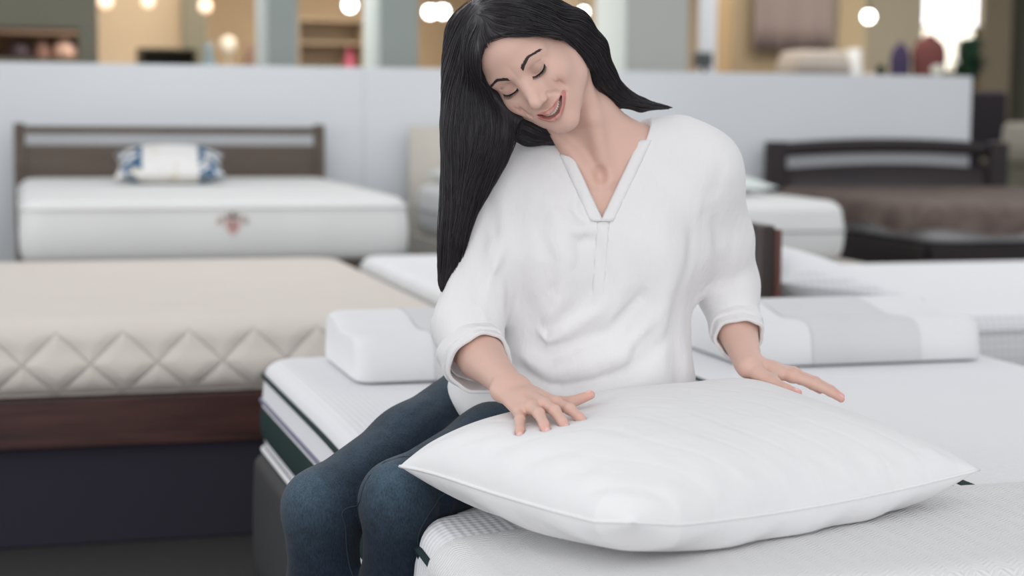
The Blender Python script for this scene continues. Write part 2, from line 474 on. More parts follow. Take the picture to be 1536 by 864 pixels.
def hand_colour(P, C, H_):
    for i in range(5):
        pts = (H_['mcp'][i], H_['tip'][i]) if i < 4 else (H_['th'][2], H_['th'][3])
        ax = np.array(pts[1]) - np.array(pts[0]); ax /= np.linalg.norm(ax)
        z = np.array([0, 0, 1.0]); z = z - ax * (z @ ax); z /= np.linalg.norm(z)
        d = np.linalg.norm(P - np.array(pts[1]), axis=1)
        C = C + (np.array([0.68, 0.34, 0.30]) - C) * ((1 - sstep(0.008, 0.028, d)) * 0.55)[:, None]
        r = (H_['r'][i] if i < 4 else 0.0098) * 0.76
        c = np.array(pts[1]) - ax * 0.0015 + z * r * 0.9
        q = P - c; l = q @ ax; w = np.sqrt(np.maximum((q * q).sum(1) - l * l - (q @ z) ** 2, 0))
        nail = (1 - sstep(0.8, 1.1, np.sqrt((l / 0.0062) ** 2 + (w / (r * 0.72)) ** 2))) * ((q @ z) > -r * 0.45)
        C = C + (np.array([0.80, 0.50, 0.47]) - C) * nail[:, None]
    for k in range(4):
        d = np.linalg.norm(P - np.array(H_['mcp'][k]), axis=1)
        C = C + (np.array([0.66, 0.37, 0.31]) - C) * ((1 - sstep(0.004, 0.018, d)) * 0.3)[:, None]
    return C
def forearm(P, E_, W, H_):
    m = lerp(E_, W, 0.35)
    d = chain(P, [E_, m, lerp(E_, W, 0.92)], [0.039, 0.0385, 0.0235], 0.01)
    d = smin(d, cap(P, lerp(E_, W, 0.80), W, 0.0225, 0.0200), 0.012)
    d = smin(d, cap(P, H_['wr'][0], H_['wr'][1], 0.0175), 0.012)
    return smin(d, hand_sdf(P, H_), 0.012)
def rarm_sdf(P): 
    d = forearm(P, ER, WR, RHAND)
    return d
def larm_sdf(P): return forearm(P, EL, WL, LHAND)

SKB = from_head((0.0, 0.030, -0.045))
def neck_sdf(P):
    """head, neck and upper chest, the part the neckline leaves bare"""
    q = to_head(P)
    hd = head_sdf(q)
    nk = chain(P, [SKB, lerp(SKB, NECK, 0.55), NECK], [0.052, 0.050, 0.057], 0.02)
    ch = cap(P, (0.060, 3.050, 1.145), (0.275, 3.050, 1.165), 0.056, 0.056)
    ch = smin(ch, cap(P, (0.04, 3.045, 1.03), (0.27, 3.045, 1.04), 0.085), 0.06)
    ch = smin(ch, cap(P, (0.080, 2.990, 0.985), (0.085, 2.99, 0.98), 0.058), 0.05)
    ch = smin(ch, cap(P, (0.225, 2.990, 0.995), (0.23, 2.99, 0.99), 0.058), 0.05)
    ch = smin(ch, ell(P, (0.152, 3.022, 1.075), (0.115, 0.066, 0.080)), 0.05)
    d = smin(nk, ch, 0.060)
    sn = (0.150, 2.968, 1.135)                                     # notch between the collar bones
    d = smin(d, cap(P, (0.163, 2.973, 1.133), (0.300, 3.010, 1.175), 0.0065, 0.008), 0.022)
    d = smin(d, cap(P, (0.137, 2.973, 1.131), (0.020, 3.010, 1.150), 0.0065, 0.008), 0.022)
    el_ = from_head((0.058, 0.020, -0.055)); er_ = from_head((-0.058, 0.020, -0.055))
    d = smin(d, chain(P, [el_, lerp(el_, (0.163, 2.968, 1.138), 0.5), (0.163, 2.972, 1.138)], [0.012, 0.0115, 0.0065], 0.01), 0.020)
    d = smin(d, chain(P, [er_, lerp(er_, (0.138, 2.968, 1.136), 0.6), (0.138, 2.972, 1.136)], [0.010, 0.010, 0.0065], 0.01), 0.020)
    d = smax(d, -ell(P, (sn[0], sn[1] - 0.008, sn[2] + 0.010), (0.0075, 0.009, 0.011)), 0.016)
    d = smin(d, hd, 0.022)
    mo = q.copy(); mo[:, 0] = np.abs(q[:, 0] - MX); mo[:, 2] += MZ
    return smax(d, -mouth_sdf(mo), 0.0012)
def trunk_sdf(P):
    """the rest of the same body, under the clothes"""
    d = chain(P, [(0.178, 3.075, 1.10), (0.155, 3.085, 1.02), (0.100, 3.12, 0.86), (0.055, 3.14, 0.745)], [0.055, 0.085, 0.090, 0.105], 0.05)
    d = smin(d, cap(P, (-0.014, 3.05, 1.125), (0.338, 3.05, 1.15), 0.038), 0.04)
    d = smin(d, cap(P, HIPR, HIPL, 0.085), 0.05)
    for s, e in ((SR, ER), (SL, EL)): d = smin(d, cap(P, s, e, 0.043, 0.036), 0.03)
    for h_, k_, a_ in ((HIPR, KNR, ANR), (HIPL, KNL, ANL)):
        d = smin(d, chain(P, [h_, k_, lerp(k_, a_, 0.35), a_, (a_[0] - 0.10, a_[1] - 0.14, 0.035)], [0.078, 0.050, 0.050, 0.032, 0.028], 0.02), 0.03)
    return d

def build_body(parent_):
    sets = []
    V, Q = surface_net(neck_sdf, (-0.16, 2.74, 1.02), (0.40, 3.16, 1.50), 0.0014)
    keep = None
    C = np.tile(SKIN, (len(V), 1)); C = head_colour(to_head(V.astype(f32)), C)
    sets.append((V, Q, C))
    cutR = np.array(lerp(ER, WR, 0.02)); 
    for fn, lo, hi, H_ in ((rarm_sdf, (-0.15, 2.54, 0.73), (0.16, 3.03, 0.95), RHAND), (larm_sdf, (0.35, 2.86, 0.74), (0.60, 3.24, 0.99), LHAND)):
        V, Q = surface_net(fn, lo, hi, 0.0014)
        C = hand_colour(V, np.tile(SKIN, (len(V), 1)), H_)
        sets.append((V, Q, C))
    V, Q = surface_net(trunk_sdf, (-0.52, 2.60, 0.0), (0.55, 3.32, 1.26), 0.007)
    sets.append((V, Q, np.tile(SKIN, (len(V), 1))))
    o = 0; Vs = []; Qs = []; Cs = []
    for V, Q, C in sets: Vs.append(V); Qs.append(Q + o); Cs.append(C); o += len(V)
    return from_np('body', np.concatenate(Vs), np.concatenate(Qs), SKIN_M, parent_, col=np.concatenate(Cs))

# ------------------------------------------------------------------ blouse
def fold(P, pts, w, h):
    d, t = polydist(P, pts)
    return 1.35 * h * np.exp(-(d / w) ** 2) * np.sin(np.clip(t, 0.02, 0.98) * math.pi) ** 0.5
CUFR_A = np.array(lerp(ER, WR, 0.12)) + (-0.004, 0, -0.004); CUFR_B = np.array(lerp(ER, WR, 0.40)) + (-0.004, 0, -0.008)
CUFL_A = lerp(EL, WL, 0.08); CUFL_B = lerp(EL, WL, 0.56)
FOLDS = [  # polyline, width, height (+ raises the cloth, - sinks it)
    ([(0.000, 2.945, 0.900), (0.060, 2.925, 0.860), (0.150, 2.925, 0.915), (0.200, 2.94, 0.990)], 0.012, 0.007),
    ([(-0.005, 2.945, 0.875), (0.060, 2.925, 0.835), (0.170, 2.925, 0.880), (0.235, 2.94, 0.960)], 0.012, -0.008),
    ([(-0.005, 2.945, 0.845), (0.070, 2.925, 0.805), (0.190, 2.925, 0.840), (0.260, 2.94, 0.920)], 0.014, 0.008),
    ([(0.000, 2.95, 0.815), (0.090, 2.925, 0.780), (0.210, 2.93, 0.810), (0.290, 2.95, 0.880)], 0.014, -0.008),
    ([(0.020, 2.95, 0.780), (0.110, 2.93, 0.760), (0.240, 2.94, 0.790)], 0.014, 0.007),
    ([(0.045, 2.93, 1.060), (0.060, 2.91, 1.000), (0.050, 2.92, 0.930), (0.010, 2.95, 0.890)], 0.014, -0.006),
    ([(0.075, 2.93, 1.080), (0.095, 2.91, 1.000), (0.090, 2.92, 0.940), (0.050, 2.93, 0.880)], 0.014, 0.005),
    ([(0.150, 2.93, 1.040), (0.150, 2.91, 0.980), (0.120, 2.92, 0.930)], 0.010, -0.004),
    ([(0.300, 2.97, 1.060), (0.310, 2.95, 0.960), (0.300, 2.97, 0.850), (0.290, 2.98, 0.760)], 0.016, -0.007),
    ([(0.270, 2.95, 1.050), (0.270, 2.93, 0.950), (0.255, 2.95, 0.850), (0.250, 2.97, 0.760)], 0.018, 0.006),
    ([(0.225, 2.94, 1.000), (0.220, 2.92, 0.920), (0.200, 2.94, 0.820), (0.190, 2.96, 0.740)], 0.016, -0.004),
    ([(0.060, 2.93, 1.085), (0.100, 2.92, 1.052), (0.150, 2.925, 1.054)], 0.012, 0.0040),     # gather under the neckline
    ([(0.070, 2.93, 1.060), (0.110, 2.92, 1.034), (0.148, 2.925, 1.040)], 0.011, -0.0028),
    # armhole seams
    ([(-0.060, 2.985, 1.150), (-0.035, 2.950, 1.080), (-0.020, 2.940, 1.000), (-0.010, 2.945, 0.890)], 0.009, -0.0035),
    ([(0.362, 2.990, 1.185), (0.345, 2.965, 1.100), (0.335, 2.970, 1.000), (0.330, 2.985, 0.910)], 0.014, -0.0035),
    ([(0.120, 2.93, 1.040), (0.100, 2.92, 0.985), (0.060, 2.93, 0.940)], 0.011, -0.0045),
    ([(0.180, 2.93, 1.030), (0.190, 2.92, 0.960), (0.170, 2.93, 0.890)], 0.012, 0.004),
    ([(0.110, 2.95, 1.120), (0.105, 2.94, 1.085), (0.125, 2.93, 1.060)], 0.009, -0.004),
    # sleeves
    ([(-0.030, 2.97, 1.11), (-0.055, 2.93, 1.02), (-0.060, 2.90, 0.94)], 0.012, -0.006),
    ([(-0.070, 2.99, 1.08), (-0.095, 2.95, 1.00), (-0.105, 2.92, 0.92)], 0.014, 0.005),
    ([(-0.010, 2.96, 1.06), (-0.030, 2.91, 0.98), (-0.045, 2.88, 0.90)], 0.010, 0.005),
    ([(-0.140, 2.95, 0.905), (-0.085, 2.89, 0.880), (-0.030, 2.90, 0.880)], 0.010, -0.005),
    ([(0.350, 2.99, 1.08), (0.372, 3.02, 1.00), (0.385, 3.07, 0.94)], 0.014, -0.006),
    ([(0.390, 2.99, 1.10), (0.415, 3.02, 1.01), (0.430, 3.07, 0.95)], 0.014, 0.005),
    ([(0.350, 3.06, 0.940), (0.390, 3.05, 0.950), (0.440, 3.08, 0.975)], 0.010, -0.006),
    ([(0.355, 3.06, 0.910), (0.400, 3.04, 0.920), (0.450, 3.07, 0.945)], 0.010, 0.006),
]
NOTCH = np.array([0.152, 1.072]); 
def blouse_noneck(P):
    d = cap(P, (-0.006, 3.045, 1.115), (0.335, 3.045, 1.145), 0.066, 0.068)
    d = smin(d, cap(P, (0.075, 3.05, 1.150), (0.285, 3.05, 1.186), 0.064, 0.062), 0.05)
    d = smin(d, ell(P, (0.155, 3.050, 1.035), (0.185, 0.115, 0.14)), 0.06)
    d = smin(d, ell(P, (0.078, 2.975, 1.000), (0.075, 0.062, 0.085)), 0.06)
    d = smin(d, ell(P, (0.230, 2.975, 1.010), (0.075, 0.062, 0.085)), 0.06)
    d = smin(d, ell(P, (0.150, 3.060, 0.860), (0.172, 0.135, 0.17)), 0.07)
    d = smin(d, ell(P, (0.105, 3.065, 0.745), (0.220, 0.150, 0.12)), 0.07)
    slr = chain(P, [SR, lerp(SR, ER, 0.5), (-0.076, 2.945, 0.885), CUFR_A], [0.066, 0.064, 0.058, 0.050], 0.02)
    sll = chain(P, [SL, lerp(SL, EL, 0.5), (0.396, 3.150, 0.935), CUFL_A], [0.062, 0.060, 0.056, 0.046], 0.02)
    slr = smin(slr, cap(P, (-0.076, 2.94, 0.880), lerp(ER, WR, 0.22), 0.056, 0.050), 0.02)
    sll = smin(sll, cap(P, (0.400, 3.13, 0.925), lerp(EL, WL, 0.28), 0.048, 0.042), 0.02)
    # cloth hanging from the upper arms to the body
    d = smin(d, chain(P, [(0.290, 3.04, 1.10), (0.305, 3.06, 1.02), (0.315, 3.09, 0.95)], [0.070, 0.060, 0.040], 0.03), 0.04)
    d = smin(d, chain(P, [(0.02, 3.03, 1.08), (-0.005, 3.02, 1.00), (0.0, 3.02, 0.93)], [0.070, 0.060, 0.040], 0.03), 0.04)
    d = smin(d, slr, 0.022); d = smin(d, sll, 0.028)
    for pts, w, h in FOLDS: d = d - fold(P, pts, w, h)
    x, y, z = P[:, 0], P[:, 1], P[:, 2]
    d = d + 0.0010 * np.sin(x * 70 + z * 25 + 2 * np.sin(z * 16)) + 0.0008 * np.sin(z * 55 + x * 30 + y * 40)
    return smax(d, 0.70 - z, 0.004)
def blouse_sdf(P):
    d = blouse_noneck(P)
    x, y, z = P[:, 0], P[:, 1], P[:, 2]
    # neckline: a wedge from the notch up, open at the front; a round hole for the neck
    lx = 0.152 - (z - 1.072) * 0.47; rx = 0.152 + (z - 1.072) * 0.49
    lx = np.maximum(lx, 0.080); 
    wedge = np.maximum(np.maximum(lx - x, x - rx) * 0.88, np.maximum(1.072 - z, y - 3.02))
    hole = cap(P, (0.172, 3.030, 1.10), (0.155, 3.02, 1.40), 0.066, 0.085)
    return smax(d, -np.minimum(wedge, hole), 0.005)
def cuff_sdf_factory(A, B, r0, r1, seed):
    A = np.array(A); B = np.array(B); ax = (B - A) / np.linalg.norm(B - A); L = np.linalg.norm(B - A)
    u = np.cross(ax, (0, 0, 1)); u /= np.linalg.norm(u); v = np.cross(ax, u)
    def fn(P):
        q = P - A.astype(f32); t = q @ ax.astype(f32); a = q @ u.astype(f32); b = q @ v.astype(f32)
        rr = np.sqrt(a * a + b * b); th = np.arctan2(b, a)
        R = r0 + (r1 - r0) * np.clip(t / L, 0, 1) + 0.0016 * np.sin(3 * th + seed) + 0.0012 * np.sin(7 * th + 25 * t / L * 0.2 + seed)
        tt = t + 0.005 * np.sin(2 * th + seed)
        def ring(c, half, th_, dr):
            dx = np.abs(rr - R - dr) - th_; dz = np.abs(tt - c) - half
            return np.sqrt(np.maximum(dx, 0) ** 2 + np.maximum(dz, 0) ** 2) + np.minimum(np.maximum(dx, dz), 0) - 0.0015
        d = ring(L * 0.50, L * 0.46, 0.0018, 0.0)
        d = smin(d, ring(L * 0.42, L * 0.30, 0.0018, 0.0045), 0.002)
        return d
    return fn
def carve_cuff(P, d, A, B, r):
    return smax(d, -cap(P, lerp(A, B, 0.55), lerp(A, B, 2.2), r, r), 0.003)
def blouse_fn(P):
    d = blouse_sdf(P)
    d = carve_cuff(P, d, CUFR_A, CUFR_B, 0.046)
    d = carve_cuff(P, d, CUFL_A, CUFL_B, 0.040)
    return d
def build_blouse(parent_):
    V, Q = surface_net(blouse_fn, (-0.22, 2.80, 0.69), (0.54, 3.30, 1.27), 0.0026)
    o = from_np('blouse', V, Q, BLOUSE_M, parent_)
    V, Q = surface_net(cuff_sdf_factory(CUFR_A, CUFR_B, 0.050, 0.0535, 0.6), (-0.18, 2.76, 0.75), (0.06, 3.02, 0.96), 0.0018)
    from_np('rolled_cuff', V, Q, BLOUSE_M, o)
    V, Q = surface_net(cuff_sdf_factory(CUFL_A, CUFL_B, 0.0415, 0.0425, 2.1), (0.33, 3.00, 0.80), (0.50, 3.22, 0.99), 0.0018)
    from_np('rolled_cuff', V, Q, BLOUSE_M, o)
    # collar band along the neckline and the placket pleat below it
    def y_front(x, z):
        """front surface of the blouse at x, z"""
        ys = np.linspace(2.82, 3.06, 160); P = np.stack([np.full(160, x), ys, np.full(160, z)], 1).astype(f32)
        d = blouse_noneck(P); i = np.argmax(d < 0); return ys[i]
    band = []
    for sgn, k in ((-1, 0.47), (1, 0.49)):
        rows = []
        zt = 1.205 if sgn > 0 else 1.180
        for t in np.linspace(0, 1, 22):
            z = 1.068 + (zt - 1.068) * t; x = 0.152 + sgn * (z - 1.072) * k
            if sgn < 0: x = max(x, 0.080 + 0.0)
            rows.append((x, z))
        band.append((sgn, rows))
    for sgn, rows in band:
        Vs = []; n = 7
        for x, z in rows:
            for j in range(n):
                xx = x + sgn * (0.0 + 0.022 * j / (n - 1))
                yy = y_front(xx, z) - 0.0026 * math.sin(math.pi * j / (n - 1)) ** 0.5 - 0.0012 + (0.0036 if j == n - 1 else 0.0)
                Vs.append((xx, yy, z))
        Qs = [(i * n + j, i * n + j + 1, (i + 1) * n + j + 1, (i + 1) * n + j) for i in range(len(rows) - 1) for j in range(n - 1)]
        ob = from_np('collar_band', Vs, Qs, BLOUSE_M, o)
        md = ob.modifiers.new('s', 'SOLIDIFY'); md.thickness = 0.0035; md.offset = 0
    Vs = []; n = 6; zs = np.linspace(1.066, 0.90, 18)
    for i, z in enumerate(zs):
        for j in range(n):
            xx = 0.143 + 0.022 * j / (n - 1) - 0.010 * (i / 17)
            yy = y_front(xx, z) + 0.006 * (i / 17) ** 6 - 0.0022 * (1 - (i / 17) ** 3) * (1 if 0 < j < n - 1 else -0.4)
            Vs.append((xx, yy, z))
    Qs = [(i * n + j, i * n + j + 1, (i + 1) * n + j + 1, (i + 1) * n + j) for i in range(17) for j in range(n - 1)]
    ob = from_np('placket', Vs, Qs, BLOUSE_M, o)
    md = ob.modifiers.new('s', 'SOLIDIFY'); md.thickness = 0.002; md.offset = 0
    return o

# ------------------------------------------------------------------ jeans
JFOLD = [
    ([(-0.03, 3.07, 0.79), (-0.12, 3.02, 0.76), (-0.19, 2.93, 0.71)], 0.012, -0.004),
    ([(0.0, 3.0, 0.77), (-0.09, 2.98, 0.75), (-0.16, 2.90, 0.70)], 0.012, 0.003),
    ([(-0.38, 2.83, 0.60), (-0.32, 2.78, 0.53), (-0.27, 2.80, 0.50)], 0.010, -0.003),
    ([(-0.375, 2.84, 0.52), (-0.32, 2.79, 0.48), (-0.27, 2.80, 0.47)], 0.010, 0.003),
    ([(-0.24, 2.77, 0.57), (-0.19, 2.735, 0.53), (-0.14, 2.76, 0.53)], 0.008, -0.003),
    ([(-0.15, 2.77, 0.66), (-0.11, 2.77, 0.62), (-0.12, 2.79, 0.56)], 0.008, -0.003),
    ([(-0.13, 2.78, 0.68), (-0.09, 2.78, 0.63), (-0.10, 2.80, 0.57)], 0.008, 0.003),
]
def jeans_sdf(P):
    d = cap(P, HIPR, HIPL, 0.100)
    for h_, k_, a_ in ((HIPR, KNR, ANR), (HIPL, KNL, ANL)):
        leg = chain(P, [h_, lerp(h_, k_, 0.5), k_, lerp(k_, a_, 0.30), lerp(k_, a_, 0.95)], [0.094, 0.080, 0.0620, 0.0600, 0.046], 0.03)
        d = smin(d, leg, 0.022)
    for pts, w, h in JFOLD: d = d - fold(P, pts, w, h)
    d = smin(d, cap(P, (0.03, 3.15, 0.74), (0.10, 3.11, 0.74), 0.105), 0.04)
    return smax(d, P[:, 2] - 0.80, 0.004)
def build_jeans(parent_):
    V, Q = surface_net(jeans_sdf, (-0.44, 2.68, 0.09), (0.36, 3.34, 0.83), 0.0032)
    wear = np.zeros(len(V))
    for k_, off in ((KNR, (-0.02, -0.03, 0.04)), (KNL, (-0.01, -0.03, 0.045))):
        c = np.array(k_) + off
        q = (V - c) / np.array([0.055, 0.06, 0.075]); wear = np.maximum(wear, np.exp(-(q * q).sum(1)))
    for h_, k_ in ((HIPR, KNR), (HIPL, KNL)):
        dd, t = polydist(V, [np.array(lerp(h_, k_, 0.25)) + (0, -0.02, 0.085), np.array(lerp(h_, k_, 0.95)) + (0, -0.02, 0.055)])
        wear = np.maximum(wear, 0.55 * np.exp(-(dd / 0.04) ** 2))
    C = np.array([0.0100, 0.0165, 0.0290])[None] + (np.array([0.060, 0.095, 0.130]) - np.array([0.0100, 0.0165, 0.0290]))[None] * wear[:, None]
    o = from_np('jeans', V, Q, JEANS_M, parent_, col=C)
    # stitched side seam along the near leg and shin
    def seam(pts):
        p = catmull(pts, 14).astype(f32)
        for _ in range(6):
            g = gradient(jeans_sdf, p, 0.001); p = p - g * (jeans_sdf(p) / ((g * g).sum(1) + 1e-6))[:, None]
        return p
    tube('seam', seam([(-0.02, 2.86, 0.66), (-0.10, 2.78, 0.63), (-0.145, 2.75, 0.58), (-0.150, 2.76, 0.50), (-0.152, 2.78, 0.35)]), 0.0016, JEANS_SEAM_M, o, 6)
    tube('seam', seam([(-0.05, 2.87, 0.66), (-0.25, 2.77, 0.62), (-0.272, 2.80, 0.56), (-0.262, 2.82, 0.45)]), 0.0014, JEANS_SEAM_M, o, 6)
    return o
# ------------------------------------------------------------------ hair
CUR = [(-0.064, 2.970, 1.379), (-0.053, 2.950, 1.294), (-0.059, 2.930, 1.215), (-0.075, 2.925, 1.147), (-0.092, 2.920, 1.089), (-0.102, 2.920, 1.034), (-0.111, 2.930, 0.982), (-0.119, 2.940, 0.938)]
UND = [(-0.029, 2.980, 1.255), (0.029, 2.985, 1.221), (0.067, 2.990, 1.210)]
LFT = [(0.040, 2.965, 1.410), (0.095, 2.945, 1.388), (0.129, 2.955, 1.358), (0.151, 2.980, 1.313), (0.179, 3.010, 1.282), (0.224, 3.040, 1.266), (0.281, 3.050, 1.261)]
GUIDES = [
 [(-0.042, 2.880, 1.392), (-0.079, 2.880, 1.370), (-0.103, 2.900, 1.304), (-0.110, 2.900, 1.215), (-0.109, 2.900, 1.103), (-0.114, 2.920, 0.989), (-0.119, 2.940, 0.941)],
 [(-0.040, 2.860, 1.364), (-0.054, 2.880, 1.326), (-0.040, 2.900, 1.271), (-0.033, 2.890, 1.216), (-0.061, 2.890, 1.138), (-0.089, 2.900, 1.047), (-0.114, 2.930, 0.953)],
 [(-0.080, 2.900, 1.425), (-0.108, 2.920, 1.371), (-0.121, 2.950, 1.271), (-0.119, 2.930, 1.102), (-0.121, 2.940, 0.952)],
 [(-0.014, 3.050, 1.481), (-0.061, 3.060, 1.378), (-0.080, 3.000, 1.213), (-0.095, 2.96, 1.08)],
 [(-0.048, 2.880, 1.414), (0.009, 2.860, 1.402), (0.076, 2.880, 1.393), (0.117, 2.930, 1.362), (0.142, 2.970, 1.307), (0.178, 3.000, 1.274), (0.276, 3.050, 1.261)],
 [(-0.040, 2.860, 1.369), (0.020, 2.840, 1.371), (0.087, 2.870, 1.380), (0.123, 2.930, 1.334), (0.151, 2.980, 1.285), (0.210, 3.030, 1.262), (0.276, 3.050, 1.258)],
 [(-0.052, 2.900, 1.448), (0.031, 2.900, 1.459), (0.111, 2.950, 1.430), (0.160, 3.000, 1.354), (0.191, 3.020, 1.291), (0.259, 3.060, 1.265)],
 [(-0.029, 2.980, 1.255), (0.029, 2.985, 1.221), (0.067, 2.990, 1.210)],
]
PART = [tuple(x) for x in from_head(on_head(np.array([(0.001, -0.085, 0.068), (-0.001, -0.078, 0.080), (-0.003, -0.068, 0.092), (-0.006, -0.045, 0.106), (-0.008, -0.015, 0.115)])))]
_CR = [0.050, 0.060, 0.0560, 0.0370, 0.0225, 0.0155, 0.0090, 0.0015]
CURS = [tuple(x) for x in catmull(CUR, 2)]
_CRS = list(np.interp(np.linspace(0, 7, len(CURS)), range(8), _CR))
def hair_base(P):
    q = to_head(P)
    c = ell(q, (0, 0.014, 0.028), (0.0735, 0.092, 0.084))
    c = smin(c, ell(q, (0, -0.026, -0.018), (0.0580, 0.0580, 0.0790)), 0.03)
    c = (smin(c, ell(q, (0, -0.030, 0.045), (0.0570, 0.0600, 0.0480)), 0.025) - 0.0105) * HS
    dp, _ = polydist(P, PART)
    c = c + 0.004 * np.exp(-(dp / 0.010) ** 2)
    c = smax(c, 0.0022 - dp, 0.002)
    k_ = np.sqrt((q[:, 0] / np.where(q[:, 0] > 0, 0.079, 0.067)) ** 2 + ((q[:, 2] + 0.036) / 0.116) ** 2)
    face = smax((k_ - 1) * 0.067, q[:, 1] + 0.004, 0.018)
    low = -(q[:, 2] + 0.060)                                     # the cap ends at the nape
    c = smax(c, -face, 0.008)
    c = smax(c, low, 0.02)
    # the curtain is a flat sheet: squeeze it along y
    S = np.array([1, 0.55, 1], f32)
    C0 = np.array([0, 2.945, 0], f32)
    cur2 = chain((P - C0) / S + C0, CURS, _CRS, 0.02) * 0.62
    tem = chain(q, [(0.050, -0.018, 0.070), (0.067, -0.002, 0.030), (0.073, 0.006, -0.010), (0.068, 0.012, -0.055)], [0.014, 0.0140, 0.015, 0.017], 0.01)
    c = smin(c, tem * HS, 0.014)
    und = chain(P, UND, [0.034, 0.024, 0.012], 0.01)
    lft = chain(P, LFT, [0.040, 0.036, 0.0270, 0.0215, 0.0165, 0.0090, 0.0012], 0.01)
    d = smin(c, cur2, 0.03)
    d = smin(d, und, 0.02)
    d = smin(d, lft, 0.02)
    # keep the hair off the face and neck
    return smax(d, -(neck_sdf_fast(P) - 0.0015), 0.002)
def neck_sdf_fast(P):
    q = to_head(P)
    hd = ell(mirror(q), (0, -0.026, -0.018), (0.0580, 0.0580, 0.0790))
    hd = smin(hd, chain(mirror(q), [(0.056, 0.004, -0.025), (0.0425, -0.014, -0.060), (0.008, -0.064, -0.1000)], [0.0145, 0.0130, 0.0130], 0.02), 0.04)
    nk = chain(P, [SKB, lerp(SKB, NECK, 0.55), NECK], [0.050, 0.049, 0.055], 0.02)
    return np.minimum(hd, nk)
def flow(P):
    acc = np.zeros_like(P)
    for g in GUIDES:
        for i in range(len(g) - 1):
            a = np.asarray(g[i], f32); b = np.asarray(g[i + 1], f32); ab = b - a; L = np.linalg.norm(ab)
            q = P - a; t = np.clip((q @ ab) / (L * L), 0, 1)
            d = np.linalg.norm(q - t[:, None] * ab, axis=1)
            acc += ab / L * (1.0 / (d + 0.008) ** 4)[:, None]
    return acc / (np.linalg.norm(acc, axis=1, keepdims=True) + 1e-9)
def hair_fn(P):
    d = hair_base(P)
    return d
def build_hair(parent_):
    V, Q = surface_net(hair_fn, (-0.20, 2.78, 0.92), (0.30, 3.18, 1.53), 0.0030, slack=2.0)
    V = V.astype(f32)
    base = from_np('hair', V, Q, HAIR_M, parent_)
    # strands combed over the surface along the flow
    n = 5200
    seed = RNG.integers(0, len(V), n)
    P = V[seed] + RNG.normal(0, 0.0015, (n, 3)).astype(f32)
    ns, step = 22, 0.0085
    off = (RNG.random(n) ** 1.5 * 0.0035 + 0.0002).astype(f32)
    path = np.zeros((ns, n, 3), f32)
    wob = RNG.normal(0, 1, (n, 3)).astype(f32)
    def proj_(p):
        for _ in range(2):
            g = gradient(hair_fn, p, 0.0015); d = hair_fn(p) - off * np.clip(np.minimum(np.linalg.norm(p - np.array(CUR[-1], f32), axis=1), np.linalg.norm(p - np.array(LFT[-1], f32), axis=1)) / 0.09, 0.05, 1)
            p = p - g * np.clip(d / ((g * g).sum(1) + 1e-3), -0.006, 0.006)[:, None]
        return p
    P = proj_(P); stop = np.zeros(n, bool)
    for s in range(ns):
        path[s] = P
        f = flow(P) + wob * 0.035
        g = gradient(hair_fn, P, 0.0015); g /= np.linalg.norm(g, axis=1, keepdims=True) + 1e-6
        f = f - g * (f * g).sum(1)[:, None] * 0.9
        f /= np.linalg.norm(f, axis=1, keepdims=True) + 1e-6
        P = P + f * step
        P2 = proj_(P); mv = np.linalg.norm(P2 - P, axis=1)
        P = np.where((mv < 0.004)[:, None], P2, P)
        for tip, rr in ((CUR[-1], 0.006), (LFT[-1], 0.005)):
            stop |= np.linalg.norm(P - np.array(tip, f32), axis=1) < rr
        stop |= (P[:, 2] < 0.936) | (P[:, 0] > 0.276)
        qq = to_head(P)
        stop |= (np.sqrt((qq[:, 0] / np.where(qq[:, 0] > 0, 0.077, 0.065)) ** 2 + ((qq[:, 2] + 0.036) / 0.1135) ** 2) < 1) & (qq[:, 1] < -0.01)
        stop |= polydist(P, PART)[0] < 0.0035
        P = np.where(stop[:, None], path[s], P)
    # tubes, three-sided
    T = np.gradient(path, axis=0); T /= np.linalg.norm(T, axis=2, keepdims=True) + 1e-9
    up = np.array([0.3, -1.0, 0.2]); A = np.cross(T, up); A /= np.linalg.norm(A, axis=2, keepdims=True) + 1e-9
    B = np.cross(T, A)
    prof = np.sin(np.linspace(0.06, 0.97, ns) * math.pi) ** 0.4
    r = (RNG.random(n) * 0.00045 + 0.00040)[None, :] * prof[:, None]
    VV = np.stack([path + r[..., None] * (math.cos(a) * A + math.sin(a) * B) for a in (0.5, 2.6, 4.7)], 2)   # ns, n, 3, 3
    idx = np.arange(ns * n * 3).reshape(ns, n, 3)
    Qs = []
    for k in range(3):
        k2 = (k + 1) % 3
        Qs.append(np.stack([idx[:-1, :, k], idx[:-1, :, k2], idx[1:, :, k2], idx[1:, :, k]], -1).reshape(-1, 4))
    o = from_np('hair_strands', VV.reshape(-1, 3), np.concatenate(Qs), HAIR_M, base)
    o['kind'] = 'stuff'
    return base
SKIN_M = mat('skin', (0, 0, 0), rough=0.48, spec=0.35, attr='Col', sss=0.12, bump=0.05, bscale=350)
def blouse_nodes(nt, tc):
    v = tc.outputs['Object']
    n1 = noise_(nt, mapping_(nt, v, (1, 1, 0.45)), 26, 3)
    n2 = noise_(nt, v, 700, 2)
    h = M_(nt, 'ADD', M_(nt, 'MULTIPLY', n1, 0.8), M_(nt, 'MULTIPLY', n2, 0.05))
    return mixc(nt, noise_(nt, v, 8, 2), (0.735, 0.725, 0.730), (0.765, 0.755, 0.760)), h, 0.006
BLOUSE_M = node_mat('white_crepe', blouse_nodes, 0.85, 0.15, 0.15)
